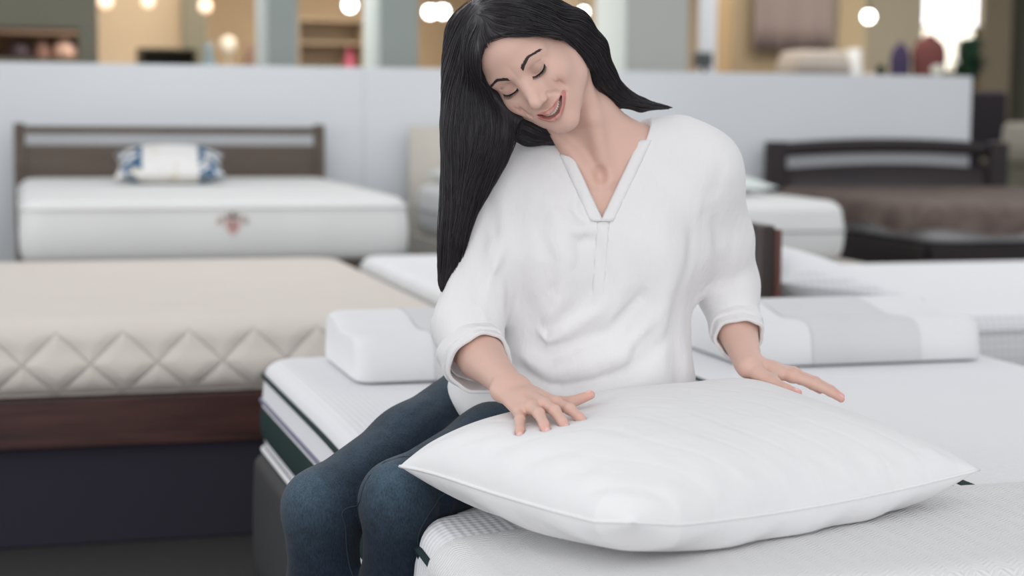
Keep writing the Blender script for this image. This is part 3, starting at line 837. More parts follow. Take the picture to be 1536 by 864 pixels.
def jeans_nodes(nt, tc):
    v = tc.outputs['Object']
    a = nt.nodes.new('ShaderNodeAttribute'); a.attribute_name = 'Col'
    n1 = noise_(nt, mapping_(nt, v, (1, 1, 0.35)), 420, 3)
    n2 = noise_(nt, v, 60, 4)
    k = M_(nt, 'ADD', M_(nt, 'MULTIPLY', n1, 1.5), M_(nt, 'MULTIPLY', n2, 0.8))
    sc = nt.nodes.new('ShaderNodeVectorMath'); sc.operation = 'SCALE'
    nt.links.new(a.outputs['Color'], sc.inputs[0]); nt.links.new(M_(nt, 'SUBTRACT', k, 0.15), sc.inputs['Scale'])
    return sc.outputs[0], n1, 0.0006
JEANS_M = node_mat('dark_denim', jeans_nodes, 0.85, 0.15, 0.1)
JEANS_SEAM_M = mat('denim_seam', (0.035, 0.045, 0.06), 0.85, 0.1)
def hair_nodes(nt, tc):
    v = tc.outputs['Object']
    n = noise_(nt, mapping_(nt, v, (1, 1, 0.12)), 260, 2)
    return mixc(nt, n, (0.0190, 0.0180, 0.0240), (0.0390, 0.0330, 0.0370)), None, 0.001
HAIR_M = node_mat('black_hair', hair_nodes, 0.42, 0.35)
BROW_M = mat('brow', (0.055, 0.042, 0.040), 0.6, 0.2)
LASH_M = mat('lash', (0.010, 0.009, 0.011), 0.6, 0.2)
TEETH_M = mat('teeth', (0.80, 0.76, 0.70), 0.25, 0.5)
person = thing('person', 'seated woman in a loose white blouse and dark jeans, pressing a large white pillow', 'person', (0, 0, 0))
_body = build_body(person)
for sx in (1, -1):
    V, Q = brow_np(sx); from_np('eyebrow', from_head(V), Q, BROW_M, _body)
    V, Q = lash_np(sx); from_np('eyelashes', from_head(V), Q, LASH_M, _body)
V, Q = teeth_np(); from_np('teeth', from_head(V), Q, TEETH_M, _body)
build_blouse(person)
build_jeans(person)
build_hair(person)
# ------------------------------------------------------------------ showroom grid: u to the right, v away, turned 16 degrees
UU = np.array([math.cos(A16), math.sin(A16), 0]); VVx = np.array([-math.sin(A16), math.cos(A16), 0])
def W3(u, v, z=0.0):
    p = u * UU + v * VVx; return (float(p[0]), float(p[1]), z)
def gthing(name, label, cat, u, v, z=0.0, rot=0.0, group=None):
    return thing(name, label, cat, W3(u, v, z), A16 + rot, group)

FINE = [0.12]
def rrect(w, l, r, n=7):
    r = min(r, w / 2 - 1e-3, l / 2 - 1e-3)
    pts = []
    for cx, cy, a0 in ((w / 2 - r, -l / 2 + r, -90), (w / 2 - r, l / 2 - r, 0), (-w / 2 + r, l / 2 - r, 90), (-w / 2 + r, -l / 2 + r, 180)):
        for i in range(n):
            a = math.radians(a0 + 90 * i / (n - 1)); pts.append((cx + r * math.cos(a), cy + r * math.sin(a)))
    # extra points along the straight runs
    out = []
    m = len(pts)
    for i in range(m):
        a = np.array(pts[i]); b = np.array(pts[(i + 1) % m]); L = np.linalg.norm(b - a)
        k = max(1, int(L / FINE[0]))
        for j in range(k): out.append(a + (b - a) * j / k)
    return np.array(out)
def loft(rings, capend=True, capstart=False):
    n = len(rings[0]); V = np.concatenate(rings); Q = []
    i = np.arange(n); j = (i + 1) % n
    for k in range(len(rings) - 1):
        Q.append(np.stack([k * n + i, k * n + j, (k + 1) * n + j, (k + 1) * n + i], 1))
    Q = np.concatenate(Q)
    if capend:
        c = len(V); V = np.vstack([V, rings[-1].mean(0)]); b = (len(rings) - 1) * n
        Q = np.vstack([Q, np.stack([b + i, b + j, np.full(n, c), np.full(n, c)], 1)])
    if capstart:
        c = len(V); V = np.vstack([V, rings[0].mean(0)])
        Q = np.vstack([Q, np.stack([j, i, np.full(n, c), np.full(n, c)], 1)])
    return V, Q
def from_loft(name, rings, m, parent=None, capend=True, capstart=False, label=None, fn=None):
    V, Q = loft(rings, capend, capstart)
    if fn is not None: V = fn(V)
    tri = Q[:, 2] == Q[:, 3]
    me = bpy.data.meshes.new(name)
    me.from_pydata([tuple(v) for v in V], [], [tuple(q) for q in Q[~tri]] + [tuple(q[:3]) for q in Q[tri]])
    me.update()
    return link_mesh(name, me, m, parent, True, label)
def ring(base, w, l, off, z, rc):
    """outline of the slab, inset by off, at height z"""
    n = len(base)
    c = base.copy()
    sx = (w - 2 * off) / w; sy = (l - 2 * off) / l
    return np.column_stack([c[:, 0] * sx, c[:, 1] * sy, np.full(n, z)])
def slab_profile(z0, z1, r, bulge=0.0, n=7):
    """(inset, z) from the bottom edge up the side and over the top edge"""
    pr = [(r * 0.4, z0), (0.004, z0 + r * 0.25)]
    for k in range(1, 6):
        t = k / 6; z = z0 + r * 0.25 + (z1 - r - z0 - r * 0.25) * t
        pr.append((-bulge * math.sin(math.pi * t), z))
    for k in range(n + 1):
        a = math.radians(90 * k / n); pr.append((r * (1 - math.cos(a)), z1 - r + r * math.sin(a)))
    return pr
def top_fill(w, l, z1, r, k=7, crown=0.0):
    """insets across the top: rings closing toward the middle"""
    m = min(w, l) / 2 - r
    return [(r + m * t, z1 + crown * math.sin(t * math.pi / 2)) for t in np.linspace(0, 1, k + 1)[1:-1]] + [(r + m * 0.97, z1 + crown)]
def slab(name, w, l, z0, z1, m, parent=None, rc=0.08, r=0.05, bulge=0.01, crown=0.0, label=None, split=None, m2=None, fn=None):
    base = rrect(w, l, rc)
    pr = slab_profile(z0, z1, r, bulge)
    tp = top_fill(w, l, z1, r, crown=crown)
    return from_loft(name, [ring(base, w, l, o, z, rc) for o, z in pr + tp], m, parent, True, True, label, fn)
def band(name, w, l, z0, z1, off, m, parent, rc=0.08, label=None, round_=0.003, fn=None):
    base = rrect(w, l, rc)
    rs = [ring(base, w, l, -off + 0.012, z0, rc), ring(base, w, l, -off, z0, rc)] + \
         [ring(base, w, l, -off - round_ * math.sin(math.pi * t), z0 + (z1 - z0) * t, rc) for t in np.linspace(0.15, 0.85, 5)] + \
         [ring(base, w, l, -off, z1, rc), ring(base, w, l, -off + 0.012, z1, rc)]
    return from_loft(name, rs, m, parent, False, False, label, fn)
def piping(name, w, l, z, off, rad, m, parent, rc=0.08, fn=None):
    base = rrect(w, l, rc); p = ring(base, w, l, -off, z, rc)
    if fn is not None: p = fn(p)
    return tube(name, p, rad, m, parent, 8, True)

# materials
def white_knit(nt, tc, period=0.028, c1=(0.80, 0.80, 0.82), c2=(0.78, 0.78, 0.80), hz=0.7):
    v = tc.outputs['Object']; s = sepxyz(nt, v)
    a = M_(nt, 'SINE', M_(nt, 'MULTIPLY', M_(nt, 'ADD', s[0], s[1]), 2 * math.pi / period))
    b = M_(nt, 'SINE', M_(nt, 'MULTIPLY', M_(nt, 'SUBTRACT', s[0], s[1]), 2 * math.pi / period))
    h = M_(nt, 'ADD', M_(nt, 'MULTIPLY', M_(nt, 'MULTIPLY', a, b), hz), M_(nt, 'MULTIPLY', noise_(nt, v, 30, 3), 0.7))
    return mixc(nt, noise_(nt, v, 6, 2), c1, c2), h, 0.0012
WHITE_M = node_mat('white_mattress_knit', white_knit, 0.85, 0.15)
PLAIN_WHITE_M = mat('plain_white_fabric', (0.80, 0.80, 0.815), 0.85, 0.15, noise=0.02, nscale=8, bump=0.12, bscale=25)
OFFWHITE_M = mat('offwhite_fabric', (0.74, 0.745, 0.735), 0.85, 0.15, noise=0.02, nscale=6, bump=0.1, bscale=20)
GREEN_M = mat('dark_green_band', (0.022, 0.040, 0.040), 0.8, 0.1, noise=0.1, nscale=90, bump=0.2, bscale=300)
LILAC_M = mat('lilac_piping', (0.19, 0.19, 0.27), 0.7, 0.2)
BASE_M = mat('charcoal_upholstery', (0.050, 0.051, 0.053), 0.55, 0.3, noise=0.06, nscale=40, bump=0.2, bscale=260)
def herring_nodes(nt, tc):
    v = tc.outputs['Object']; s = sepxyz(nt, v)
    p = 0.020
    zig = M_(nt, 'PINGPONG', s[0], p)                        # zigzag columns
    st = M_(nt, 'SINE', M_(nt, 'MULTIPLY', M_(nt, 'ADD', s[1], M_(nt, 'MULTIPLY', zig, 0.7)), 2 * math.pi / 0.0085))
    fac = M_(nt, 'ADD', M_(nt, 'MULTIPLY', st, 0.5), 0.5)
    return mixc(nt, fac, (0.74, 0.735, 0.745), (0.80, 0.795, 0.80)), fac, 0.0016
HERRING_M = node_mat('herringbone_pad', herring_nodes, 0.9, 0.1)
def wood(name, c1, c2, rough=0.4, axis=0):
    def f(nt, tc):
        sc = [18, 18, 18]; sc[axis] = 1.2
        v = mapping_(nt, tc.outputs['Object'], tuple(sc))
        n = noise_(nt, v, 1.4, 6, 0.65)
        mr = M_(nt, 'MULTIPLY', M_(nt, 'SUBTRACT', n, 0.32), 2.8); mr = M_(nt, 'MINIMUM', M_(nt, 'MAXIMUM', mr, 0.0), 1.0)
        return mixc(nt, mr, c1, c2), n, 0.0006
    return node_mat(name, f, rough, 0.4)
REDWOOD_M = wood('dark_red_brown_wood', (0.022, 0.010, 0.010), (0.085, 0.034, 0.028), 0.35)
BROWN_M = wood('grey_brown_wood', (0.080, 0.058, 0.044), (0.115, 0.085, 0.066), 0.5)
ESPRESSO_M = wood('espresso_wood', (0.016, 0.011, 0.014), (0.030, 0.020, 0.022), 0.4)
ESPR_UP_M = wood('espresso_wood_upright', (0.028, 0.020, 0.019), (0.050, 0.032, 0.028), 0.4, 2)
RED_EDGE_M = wood('reddish_wood_edge', (0.085, 0.030, 0.022), (0.17, 0.065, 0.045), 0.35, 2)
BEIGE_BOARD_M = mat('beige_board', (0.60, 0.56, 0.50), 0.7, 0.2, noise=0.04, nscale=8)
UNDER_M = mat('under_bed_shade', (0.036, 0.034, 0.047), 0.9, 0.05)  # dark tint for the shade under the left bed
DARK_PLINTH_M = mat('dark_plinth', (0.012, 0.011, 0.013), 0.8, 0.1)

# ---- the bed the woman sits on ------------------------------------------------------------
BW, BL = 1.876, 2.300
AB = A16 + 0.014
_fl = np.array(W3(0.586, 4.37))
BED = _fl + (BW / 2) * np.array([math.cos(AB), math.sin(AB), 0]) - (BL / 2) * np.array([-math.sin(AB), math.cos(AB), 0])
def push_side(V, z_max, step=0.005, n=30, mg=0.008):
    """upholstery giving way sideways where the legs press on it"""
    V = V.copy(); c = math.cos(AB); s_ = math.sin(AB); wx = BED
    for _ in range(n):
        P = np.stack([V[:, 0] * c - V[:, 1] * s_ + wx[0], V[:, 0] * s_ + V[:, 1] * c + wx[1], V[:, 2]], 1).astype(f32)
        k = (np.minimum(jeans_sdf(P), trunk_sdf(P)) < mg) & (V[:, 2] < z_max) & (V[:, 0] < -BW / 2 + 0.25)
        if not k.any(): break
        V[k, 0] += step
    return V
def push_down(V, step=0.004, n=40, mg=0.007):
    V = V.copy(); c = math.cos(AB); s_ = math.sin(AB); wx = BED
    for _ in range(n):
        P = np.stack([V[:, 0] * c - V[:, 1] * s_ + wx[0], V[:, 0] * s_ + V[:, 1] * c + wx[1], V[:, 2]], 1).astype(f32)
        k = (jeans_sdf(P) < mg) & (V[:, 2] > 0.46)
        if not k.any(): break
        V[k, 2] -= step
    return V
def fit_seat(V): return push_side(push_down(sag(V)), 0.60)
def fit_piping(V): return push_side(push_down(sag(V), mg=0.017), 0.60, mg=0.018)
def sag(V):
    """the mattress gives under the seated woman"""
    V = V.copy()
    wx = BED; c = math.cos(AB); s_ = math.sin(AB)
    X = V[:, 0] * c - V[:, 1] * s_ + wx[0]; Y = V[:, 0] * s_ + V[:, 1] * c + wx[1]
    d2 = ((X + 0.02) / 0.30) ** 2 + ((Y - 3.08) / 0.30) ** 2
    d3 = ((X + 0.12) / 0.24) ** 2 + ((Y - 2.45) / 0.34) ** 2
    V[:, 2] -= (0.030 * np.exp(-d2) + 0.042 * np.exp(-d3)) * np.clip((V[:, 2] - 0.42) / 0.12, 0, 1)
    return V
t = thing('divan_base', 'charcoal upholstered bed base under the striped mattress the woman sits on', 'bed base', tuple(BED), AB)
FINE[0] = 0.02
slab('upholstered_box', BW + 0.05, BL + 0.05, 0.05, 0.378, BASE_M, t, rc=0.07, r=0.035, bulge=0.004, fn=lambda V: push_side(V, 1.0))
for sx in (-1, 1):
    for sy in (-1, 1):
        bm = bmesh.new(); bmesh.ops.create_cone(bm, cap_ends=True, segments=20, radius1=0.026, radius2=0.034, depth=0.06)
        bmesh.ops.translate(bm, vec=(sx * 0.82, sy * 1.05, 0.030), verts=bm.verts); bm_obj('foot', bm, DARK_PLINTH_M, t)
def dense_slab(name, w, l, z0, z1, m, parent, rc, r, bulge, fn):
    """slab whose top is a fine grid so it can carry the dent"""
    base = rrect(w, l, rc); pr = slab_profile(z0, z1, r, bulge)
    mm = min(w, l) / 2 - r
    tp = [(r + mm * t, z1) for t in np.linspace(0, 0.97, 26)[1:]]
    return from_loft(name, [ring(base, w, l, o, z, rc) for o, z in pr + tp], m, parent, True, True, None, fn)
t = thing('mattress', 'white mattress with dark green side bands, the one the woman sits on', 'mattress', tuple(BED), AB)
dense_slab('mattress_body', BW, BL, 0.380, 0.620, WHITE_M, t, 0.065, 0.045, 0.006, fit_seat)
ob = band('border_band', BW, BL, 0.425, 0.500, 0.008, GREEN_M, t, 0.065, label='dark green fabric band around the side', fn=fit_seat)
piping('piping', BW, BL, 0.578, 0.003, 0.0060, GREEN_M, t, 0.065, fit_piping)['label'] = 'dark green piping near the top edge'
piping('piping', BW, BL, 0.516, 0.008, 0.0045, LILAC_M, t, 0.065, fit_piping)['label'] = 'thin lilac piping above the green band'
piping('piping', BW, BL, 0.390, 0.004, 0.0060, PLAIN_WHITE_M, t, 0.065, fit_piping)
for du, wd in ((-0.006, 0.024), (-0.040, 0.010)):
    box('ribbon', (du + 0.015, 0.02, 0.6205), (wd, BL - 0.12, 0.003), GREEN_M, t, 0.001, 1, label='dark green ribbon stripe along the top')

FINE[0] = 0.12
t = thing('mattress_pad', 'pale grey herringbone pad over the near end of the white mattress', 'mattress pad', tuple(BED), AB)
def pad_np():
    w, th = BW, 0.005
    prof = []
    for o, z in [(-0.013, 0.562)] + [(0.045 * (1 - math.cos(a)) - 0.013 * math.cos(a), 0.575 + 0.045 * math.sin(a) + 0.0065 * math.sin(a)) for a in np.linspace(0, math.pi / 2, 9)]:
        prof.append((-w / 2 + o, z))
    left = list(prof)
    mid = [(x, 0.6265) for x in np.linspace(-w / 2 + 0.08, w / 2 - 0.08, 40)]
    right = [(-x, z) for x, z in reversed(prof)]
    P = left + mid + right
    ys = np.concatenate([np.linspace(-BL / 2 + 0.045, -0.665, 14)])
    V = []; n = len(P)
    for iy, y in enumerate(ys):
        for x, z in P: V.append((x, y, z + (0.0015 if iy == len(ys) - 2 else 0.0) - (0.0030 if iy == len(ys) - 1 else 0.0)))
    k = len(ys)
    Q = [(i * n + j, i * n + j + 1, (i + 1) * n + j + 1, (i + 1) * n + j) for i in range(k - 1) for j in range(n - 1)]
    # foot end flap
    b = len(V)
    for r_, (dy, dz) in enumerate([(0.02, -0.001), (0.040, -0.006), (0.056, -0.024), (0.062, -0.060)]):
        for x, z in P: V.append((x, ys[0] - dy, min(z, 0.6265) + dz * (1 if z > 0.6 else 0.2)))
    for r_ in range(4):
        a0 = 0 if r_ == 0 else b + (r_ - 1) * n; a1 = b + r_ * n
        Q += [(a1 + j, a1 + j + 1, a0 + j + 1, a0 + j) for j in range(n - 1)]
    return np.array(V), np.array(Q)
V, Q = pad_np(); V = sag(V); ob = from_np('pad', V, Q, HERRING_M, t)

# ---- memory foam pillows at the head end ---------------------------------------------------
ENDCAP_M = mat('white_terry', (0.79, 0.79, 0.80), 0.9, 0.1, noise=0.015, nscale=10, bump=0.15, bscale=400)
GREYCEN_M = mat('pale_grey_jersey', (0.68, 0.675, 0.685), 0.9, 0.1, noise=0.02, nscale=10, bump=0.1, bscale=300)
def contour_profile(d=0.46, hf=0.112, hb=0.132, n=40, off=0.0):
    """closed outline in (y, z): low roll in front, dip, high roll behind"""
    ys = np.linspace(-d / 2, d / 2, n)
    top = []
    for y in ys:
        s_ = (y + d / 2) / d
        h = hf + (hb - hf) * sstep(0.35, 0.85, s_) - 0.007 * math.exp(-((s_ - 0.42) / 0.16) ** 2)
        top.append(h)
    top = np.array(top)
    s_ = (ys + d / 2) / d
    e = (1 - np.clip(np.abs(2 * s_ - 1), 0, 1) ** 9) ** 0.42
    up = np.column_stack([ys, 0.012 + (top - 0.012) * e + off * e])
    lo = np.column_stack([ys[::-1][1:-1], 0.012 * (1 - e[::-1][1:-1])])
    return np.vstack([up, lo])
def contour_pillow(label, u0, v0, z, L=0.64, seg=(0.185, 0.455), rot=0.0):
    t = gthing('contour_pillow', label, 'pillow', u0 + L / 2, v0 + 0.23, z, rot, 'contour memory foam pillows at the head end')
    P = contour_profile()
    def section(x, off):
        e = 1.0
        k = min(x, L - x) / 0.045
        if k < 1: e = (1 - (1 - k) ** 2.4) ** 0.42 if k > 0 else 0.0
        c = np.array([0.0, 0.055])
        q = (P - c) * (0.80 + 0.20 * e) + c if k < 1 else P.copy()
        if k < 1: q[:, 1] = np.maximum(q[:, 1], 0.0)
        if k < 1 and k <= 0: pass
        n_ = q - c; n_ = n_ / np.linalg.norm(n_, axis=1, keepdims=True)
        q = q + n_ * off; q[:, 1] = np.maximum(q[:, 1], 0.0)
        return np.column_stack([np.full(len(q), x - L / 2), q[:, 0], q[:, 1]])
    def piece(name, xs, off, m, ce, cs, label=None):
        return from_loft(name, [section(x, off) for x in xs], m, t, ce, cs, label)
    e0 = 0.045 * (1 - np.cos(np.linspace(0, math.pi / 2, 8)))
    a, b = seg
    # ends close over a small flat face
    piece('end_panel', np.concatenate([e0, np.linspace(0.06, a, 6)]), 0.0, ENDCAP_M, False, True)
    piece('end_panel', np.concatenate([np.linspace(b, L - 0.06, 6), (L - e0)[::-1]]), 0.0, ENDCAP_M, True, False)
    piece('center_panel', np.linspace(a, b, 10), 0.0015, GREYCEN_M, False, False, 'pale grey centre panel')
    return t
contour_pillow('white contour pillow left of the woman, at the head end behind her hip', 0.735, 3.845, 0.621)
contour_pillow('white contour pillow with a pale grey centre, right of the woman behind her hand', 1.715, 3.875, 0.621, L=0.665, seg=(0.178, 0.480))

# ---- the large pillow she presses ----------------------------------------------------------
def pillow_nodes(nt, tc):
    v = tc.outputs['Object']; s = sepxyz(nt, v)
    # raised diagonal waves, the weave of the cover
    ph = M_(nt, 'ADD', M_(nt, 'MULTIPLY', M_(nt, 'SINE', M_(nt, 'MULTIPLY', s[1], 30)), 0.012), M_(nt, 'ADD', s[0], M_(nt, 'MULTIPLY', s[1], 0.55)))
    w1 = M_(nt, 'SINE', M_(nt, 'MULTIPLY', ph, 2 * math.pi / 0.075))
    w1 = M_(nt, 'POWER', M_(nt, 'ADD', M_(nt, 'MULTIPLY', w1, 0.5), 0.5), 10)
    h = M_(nt, 'ADD', M_(nt, 'MULTIPLY', w1, -0.22), M_(nt, 'MULTIPLY', noise_(nt, v, 9, 3), 4.0))
    h = M_(nt, 'ADD', h, M_(nt, 'MULTIPLY', noise_(nt, v, 900, 1), 0.10))
    return mixc(nt, noise_(nt, v, 6, 2), (0.780, 0.775, 0.785), (0.805, 0.800, 0.805)), h, 0.0020
PILLOW_M = node_mat('white_pillow_cover', pillow_nodes, 0.85, 0.15)
PC = np.array([0.286, 2.712]); PA = math.atan2(0.6, 0.8)
PW, PD = 0.738, 0.560
def pillow_pt(s, t_, side):
    """s, t_ in -1..1 over the cover; side +1 top, -1 underside; local frame"""
    # outline: straight with soft inward bow, pointed ears at three corners
    bow = 0.026
    x = PW / 2 * s * (1 - bow * 1.3 * (1 - s * s) * 0 - bow * (1 - t_ * t_) * abs(s) ** 3 * 1.2)
    y = PD / 2 * t_ * (1 - 0.045 * (1 - s * s) * abs(t_) ** 3 * 1.2)
    # near corner (s=-1, t=-1) is rounded off
    k = np.clip((-s - 0.72) / 0.28, 0, 1) * np.clip((-t_ - 0.72) / 0.28, 0, 1)
    x = x + 0.030 * k; y = y + 0.026 * k
    pz = (1 - np.abs(s) ** 2.6) * (1 - np.abs(t_) ** 2.4)
    pz = np.maximum(pz, 0) ** 0.46
    seam = 0.052 + 0.012 * (s * s) * (t_ * t_) - 0.006 * (1 - s * s) - 0.004 * s - 0.012 * np.clip(-s, 0, 1) ** 4 * np.clip(t_, 0, 1) ** 4
    if side > 0:
        z = seam + 0.130 * pz * (1 + 0.10 * t_)
        z = z + 0.0035 * np.sin(7 * s + 3 * t_) * pz * (1 - pz) * 2
        # small puckers along the seam
        rim = np.exp(-((1 - np.maximum(np.abs(s), np.abs(t_))) / 0.09) ** 2)
        z = z + 0.0022 * np.sin(34 * s + 21 * t_) * rim * (1 - rim) * 3
        z = z + 0.016 * np.exp(-(((x - 0.27) / 0.10) ** 2 + ((y - 0.13) / 0.12) ** 2))
        # dents under the two hands
        for hx, hy, w_, dp in ((-0.205, 0.080, 0.085, 0.020), (-0.125, 0.115, 0.050, 0.014)):
            z = z - dp * np.exp(-(((x - hx) / w_) ** 2 + ((y - hy) / w_) ** 2))
    else:
        z = seam - 0.090 * pz
        z = z + 0.003 * np.sin(16 * s + 9 * t_) * pz * (1 - pz) * 4
        z = np.maximum(z, 0.0)
    return np.stack([x, y, z], -1)
def clear_body(V, mg=0.002):
    """the pillow's far edge presses against the woman's blouse and stops there"""
    V = V.copy()
    for _ in range(30):
        P = np.stack([V[:, 0] * math.cos(PA) - V[:, 1] * math.sin(PA) + PC[0], V[:, 0] * math.sin(PA) + V[:, 1] * math.cos(PA) + PC[1], V[:, 2] + 0.6295], 1).astype(f32)
        k = np.minimum(blouse_noneck(P), jeans_sdf(P)) < mg
        if not k.any(): break
        V[k, 1] -= 0.003
    return V
t = thing('pillow', 'large plump white pillow with a piped seam lying under the woman\'s hands', 'pillow', (PC[0], PC[1], 0.6295), PA)
nS, nT = 220, 160
ss = np.sin(np.linspace(-math.pi / 2, math.pi / 2, nS)); ts = np.sin(np.linspace(-math.pi / 2, math.pi / 2, nT))
S_, T_ = np.meshgrid(ss, ts, indexing='ij')
top = pillow_pt(S_, T_, 1).reshape(-1, 3)
for _ in range(40):                                              # the cover yields under the hands
    P = np.stack([top[:, 0] * math.cos(PA) - top[:, 1] * math.sin(PA) + PC[0], top[:, 0] * math.sin(PA) + top[:, 1] * math.cos(PA) + PC[1], top[:, 2] + 0.6295], 1).astype(f32)
    k = (np.minimum(hand_sdf(P, RHAND), hand_sdf(P, LHAND)) < 0.0012)
    if not k.any(): break
    top[k, 2] -= 0.0012
bot = pillow_pt(S_, T_, -1).reshape(-1, 3)
top = clear_body(top); bot = clear_body(bot)
ii, jj = np.meshgrid(np.arange(nS - 1), np.arange(nT - 1), indexing='ij'); b0 = (ii * nT + jj).ravel()
Qt = np.stack([b0, b0 + nT, b0 + nT + 1, b0 + 1], 1); Qb = np.stack([b0, b0 + 1, b0 + nT + 1, b0 + nT], 1) + nS * nT
from_np('cover', np.vstack([top, bot]), np.vstack([Qt, Qb]), PILLOW_M, t)
e = np.linspace(-1, 1, 60)
edge = np.concatenate([pillow_pt(e, -np.ones(60), 1)[:-1], pillow_pt(np.ones(60), e, 1)[:-1], pillow_pt(e[::-1], np.ones(60), 1)[:-1], pillow_pt(-np.ones(60), e[::-1], 1)[:-1]])
tube('seam_piping', clear_body(edge, 0.005), 0.0028, PILLOW_M, t, 8, True)

# ---- beige quilted bed on the left ---------------------------------------------------------
def quilt_nodes(nt, tc):
    v = tc.outputs['Object']; s = sepxyz(nt, v)
    # diamonds across the side (x with z) and faint ones over the top (x with y)
    n = nt.nodes.new('ShaderNodeNewGeometry')
    def lines(a, b, p, w):
        o = None
        for sg in (1, -1):
            k = M_(nt, 'ADD', a, M_(nt, 'MULTIPLY', b, float(sg)))
            f = M_(nt, 'PINGPONG', k, p / 2)                       # 0 at each stitched line
            f = M_(nt, 'MINIMUM', M_(nt, 'DIVIDE', f, w), 1.0)
            f = M_(nt, 'POWER', f, 0.5)
            o = f if o is None else M_(nt, 'MINIMUM', o, f)
        return o
    hz = lines(s[0], M_(nt, 'MULTIPLY', s[2], 1.05), 0.185, 0.045)
    ht = lines(s[0], s[1], 0.185, 0.045)
    nz = sepxyz(nt, n.outputs['Normal'])
    up = M_(nt, 'MINIMUM', M_(nt, 'MAXIMUM', M_(nt, 'MULTIPLY', M_(nt, 'SUBTRACT', M_(nt, 'ABSOLUTE', nz[2]), 0.45), 4.0), 0.0), 1.0)
    h = M_(nt, 'ADD', M_(nt, 'MULTIPLY', hz, M_(nt, 'SUBTRACT', 1.0, up)), M_(nt, 'MULTIPLY', M_(nt, 'MULTIPLY', ht, up), 0.10))
    h = M_(nt, 'ADD', h, M_(nt, 'MULTIPLY', noise_(nt, v, 14, 3), 0.25))
    return mixc(nt, noise_(nt, v, 5, 2), (0.690, 0.630, 0.575), (0.720, 0.665, 0.610)), h, 0.013
BEIGE_M = node_mat('beige_quilt', quilt_nodes, 0.85, 0.12)
t = gthing('bed_frame', 'dark red-brown wooden bed frame carrying the beige quilted mattress on the left', 'bed frame', 0.02, 5.94)
RW, RL = 2.54, 1.94
box('side_rail', (0, -RL / 2, 0.360), (RW, 0.035, 0.140), REDWOOD_M, t, 0.004)
box('side_rail', (0, RL / 2, 0.360), (RW, 0.035, 0.140), REDWOOD_M, t, 0.004)
box('end_rail', (RW / 2 - 0.018, 0, 0.360), (0.035, RL - 0.036, 0.140), REDWOOD_M, t, 0.004)
box('end_rail', (-RW / 2 + 0.018, 0, 0.360), (0.035, RL - 0.036, 0.140), REDWOOD_M, t, 0.004)
box('slat_deck', (0, 0, 0.420), (RW - 0.075, RL - 0.04, 0.020), BROWN_M, t, 0.002)
box('under_shade_box', (0, 0, 0.146), (RW - 0.06, RL - 0.03, 0.286), UNDER_M, t, 0.003)  # dark box added where only shade lies under the bed
t = gthing('mattress', 'beige diamond-quilted mattress on the dark wooden frame at the left', 'mattress', 0.0, 5.93)
slab('quilted_cover', 2.54, 1.95, 0.432, 0.655, BEIGE_M, t, rc=0.10, r=0.090, bulge=0.018)
piping('piping', 2.50, 1.90, 0.440, -0.004, 0.006, BEIGE_M, t, 0.10)

# ---- plain white bed beyond the left contour pillow ---------------------------------------
t = gthing('divan_base', 'white bed base beyond the left contour pillow, next to the beige bed', 'bed base', 1.750, 6.02)
slab('upholstered_box', 0.82, 1.74, 0.02, 0.415, OFFWHITE_M, t, rc=0.05, r=0.03)
t = gthing('mattress', 'plain white mattress behind the woman, touching the right edge of the beige one', 'mattress', 1.745, 6.02)
slab('mattress_body', 0.84, 1.76, 0.417, 0.655, PLAIN_WHITE_M, t, rc=0.06, r=0.045)
piping('piping', 0.84, 1.76, 0.610, 0.003, 0.004, OFFWHITE_M, t, 0.06)

# ---- white dotted bed on the right ---------------------------------------------------------
def dotted_nodes(nt, tc):
    v = tc.outputs['Object']; s = sepxyz(nt, v)
    p = 0.050
    def dots(a, b):
        x = M_(nt, 'SINE', M_(nt, 'MULTIPLY', M_(nt, 'ADD', a, b), 2 * math.pi / p)); y = M_(nt, 'SINE', M_(nt, 'MULTIPLY', M_(nt, 'SUBTRACT', a, b), 2 * math.pi / p))
        k = M_(nt, 'MULTIPLY', x, y)
        return M_(nt, 'MINIMUM', M_(nt, 'MAXIMUM', M_(nt, 'MULTIPLY', M_(nt, 'SUBTRACT', k, 0.25), 5.0), 0.0), 1.0)
    n = nt.nodes.new('ShaderNodeNewGeometry'); nz = sepxyz(nt, n.outputs['Normal'])
    up = M_(nt, 'GREATER_THAN', M_(nt, 'ABSOLUTE', nz[2]), 0.80)
    f = M_(nt, 'MULTIPLY', dots(s[0], s[2]), M_(nt, 'SUBTRACT', 1.0, up))
    g = M_(nt, 'MULTIPLY', dots(s[0], s[1]), M_(nt, 'MULTIPLY', up, 0.12))
    f = M_(nt, 'ADD', f, g)
    return mixc(nt, f, (0.80, 0.80, 0.82), (0.66, 0.665, 0.69)), f, 0.001
DOT_M = node_mat('white_dotted_fabric', dotted_nodes, 0.85, 0.12)
t = gthing('bed_frame', 'dark wooden bed frame with a reddish headboard post beside the woman\'s left arm', 'bed frame', 3.30, 5.70)
box('headboard_panel', (-1.095, 0.02, 0.560), (0.028, 1.62, 0.62), ESPR_UP_M, t, 0.004)
for sy in (-1, 1):
    ob = box('headboard_post', (-1.100, sy * 0.845, 0.455), (0.045, 0.055, 0.905), ESPR_UP_M, t, 0.012, 3)
    box('post_edging', (-1.066, sy * 0.845, 0.455), (0.024, 0.052, 0.880), RED_EDGE_M, ob, 0.008, 2)
box('headboard_rail', (-1.100, 0, 0.885), (0.040, 1.64, 0.045), ESPR_UP_M, t, 0.008)
box('side_rail', (0, -0.83, 0.285), (2.14, 0.03, 0.14), ESPRESSO_M, t, 0.004)
box('side_rail', (0, 0.83, 0.285), (2.14, 0.03, 0.14), ESPRESSO_M, t, 0.004)
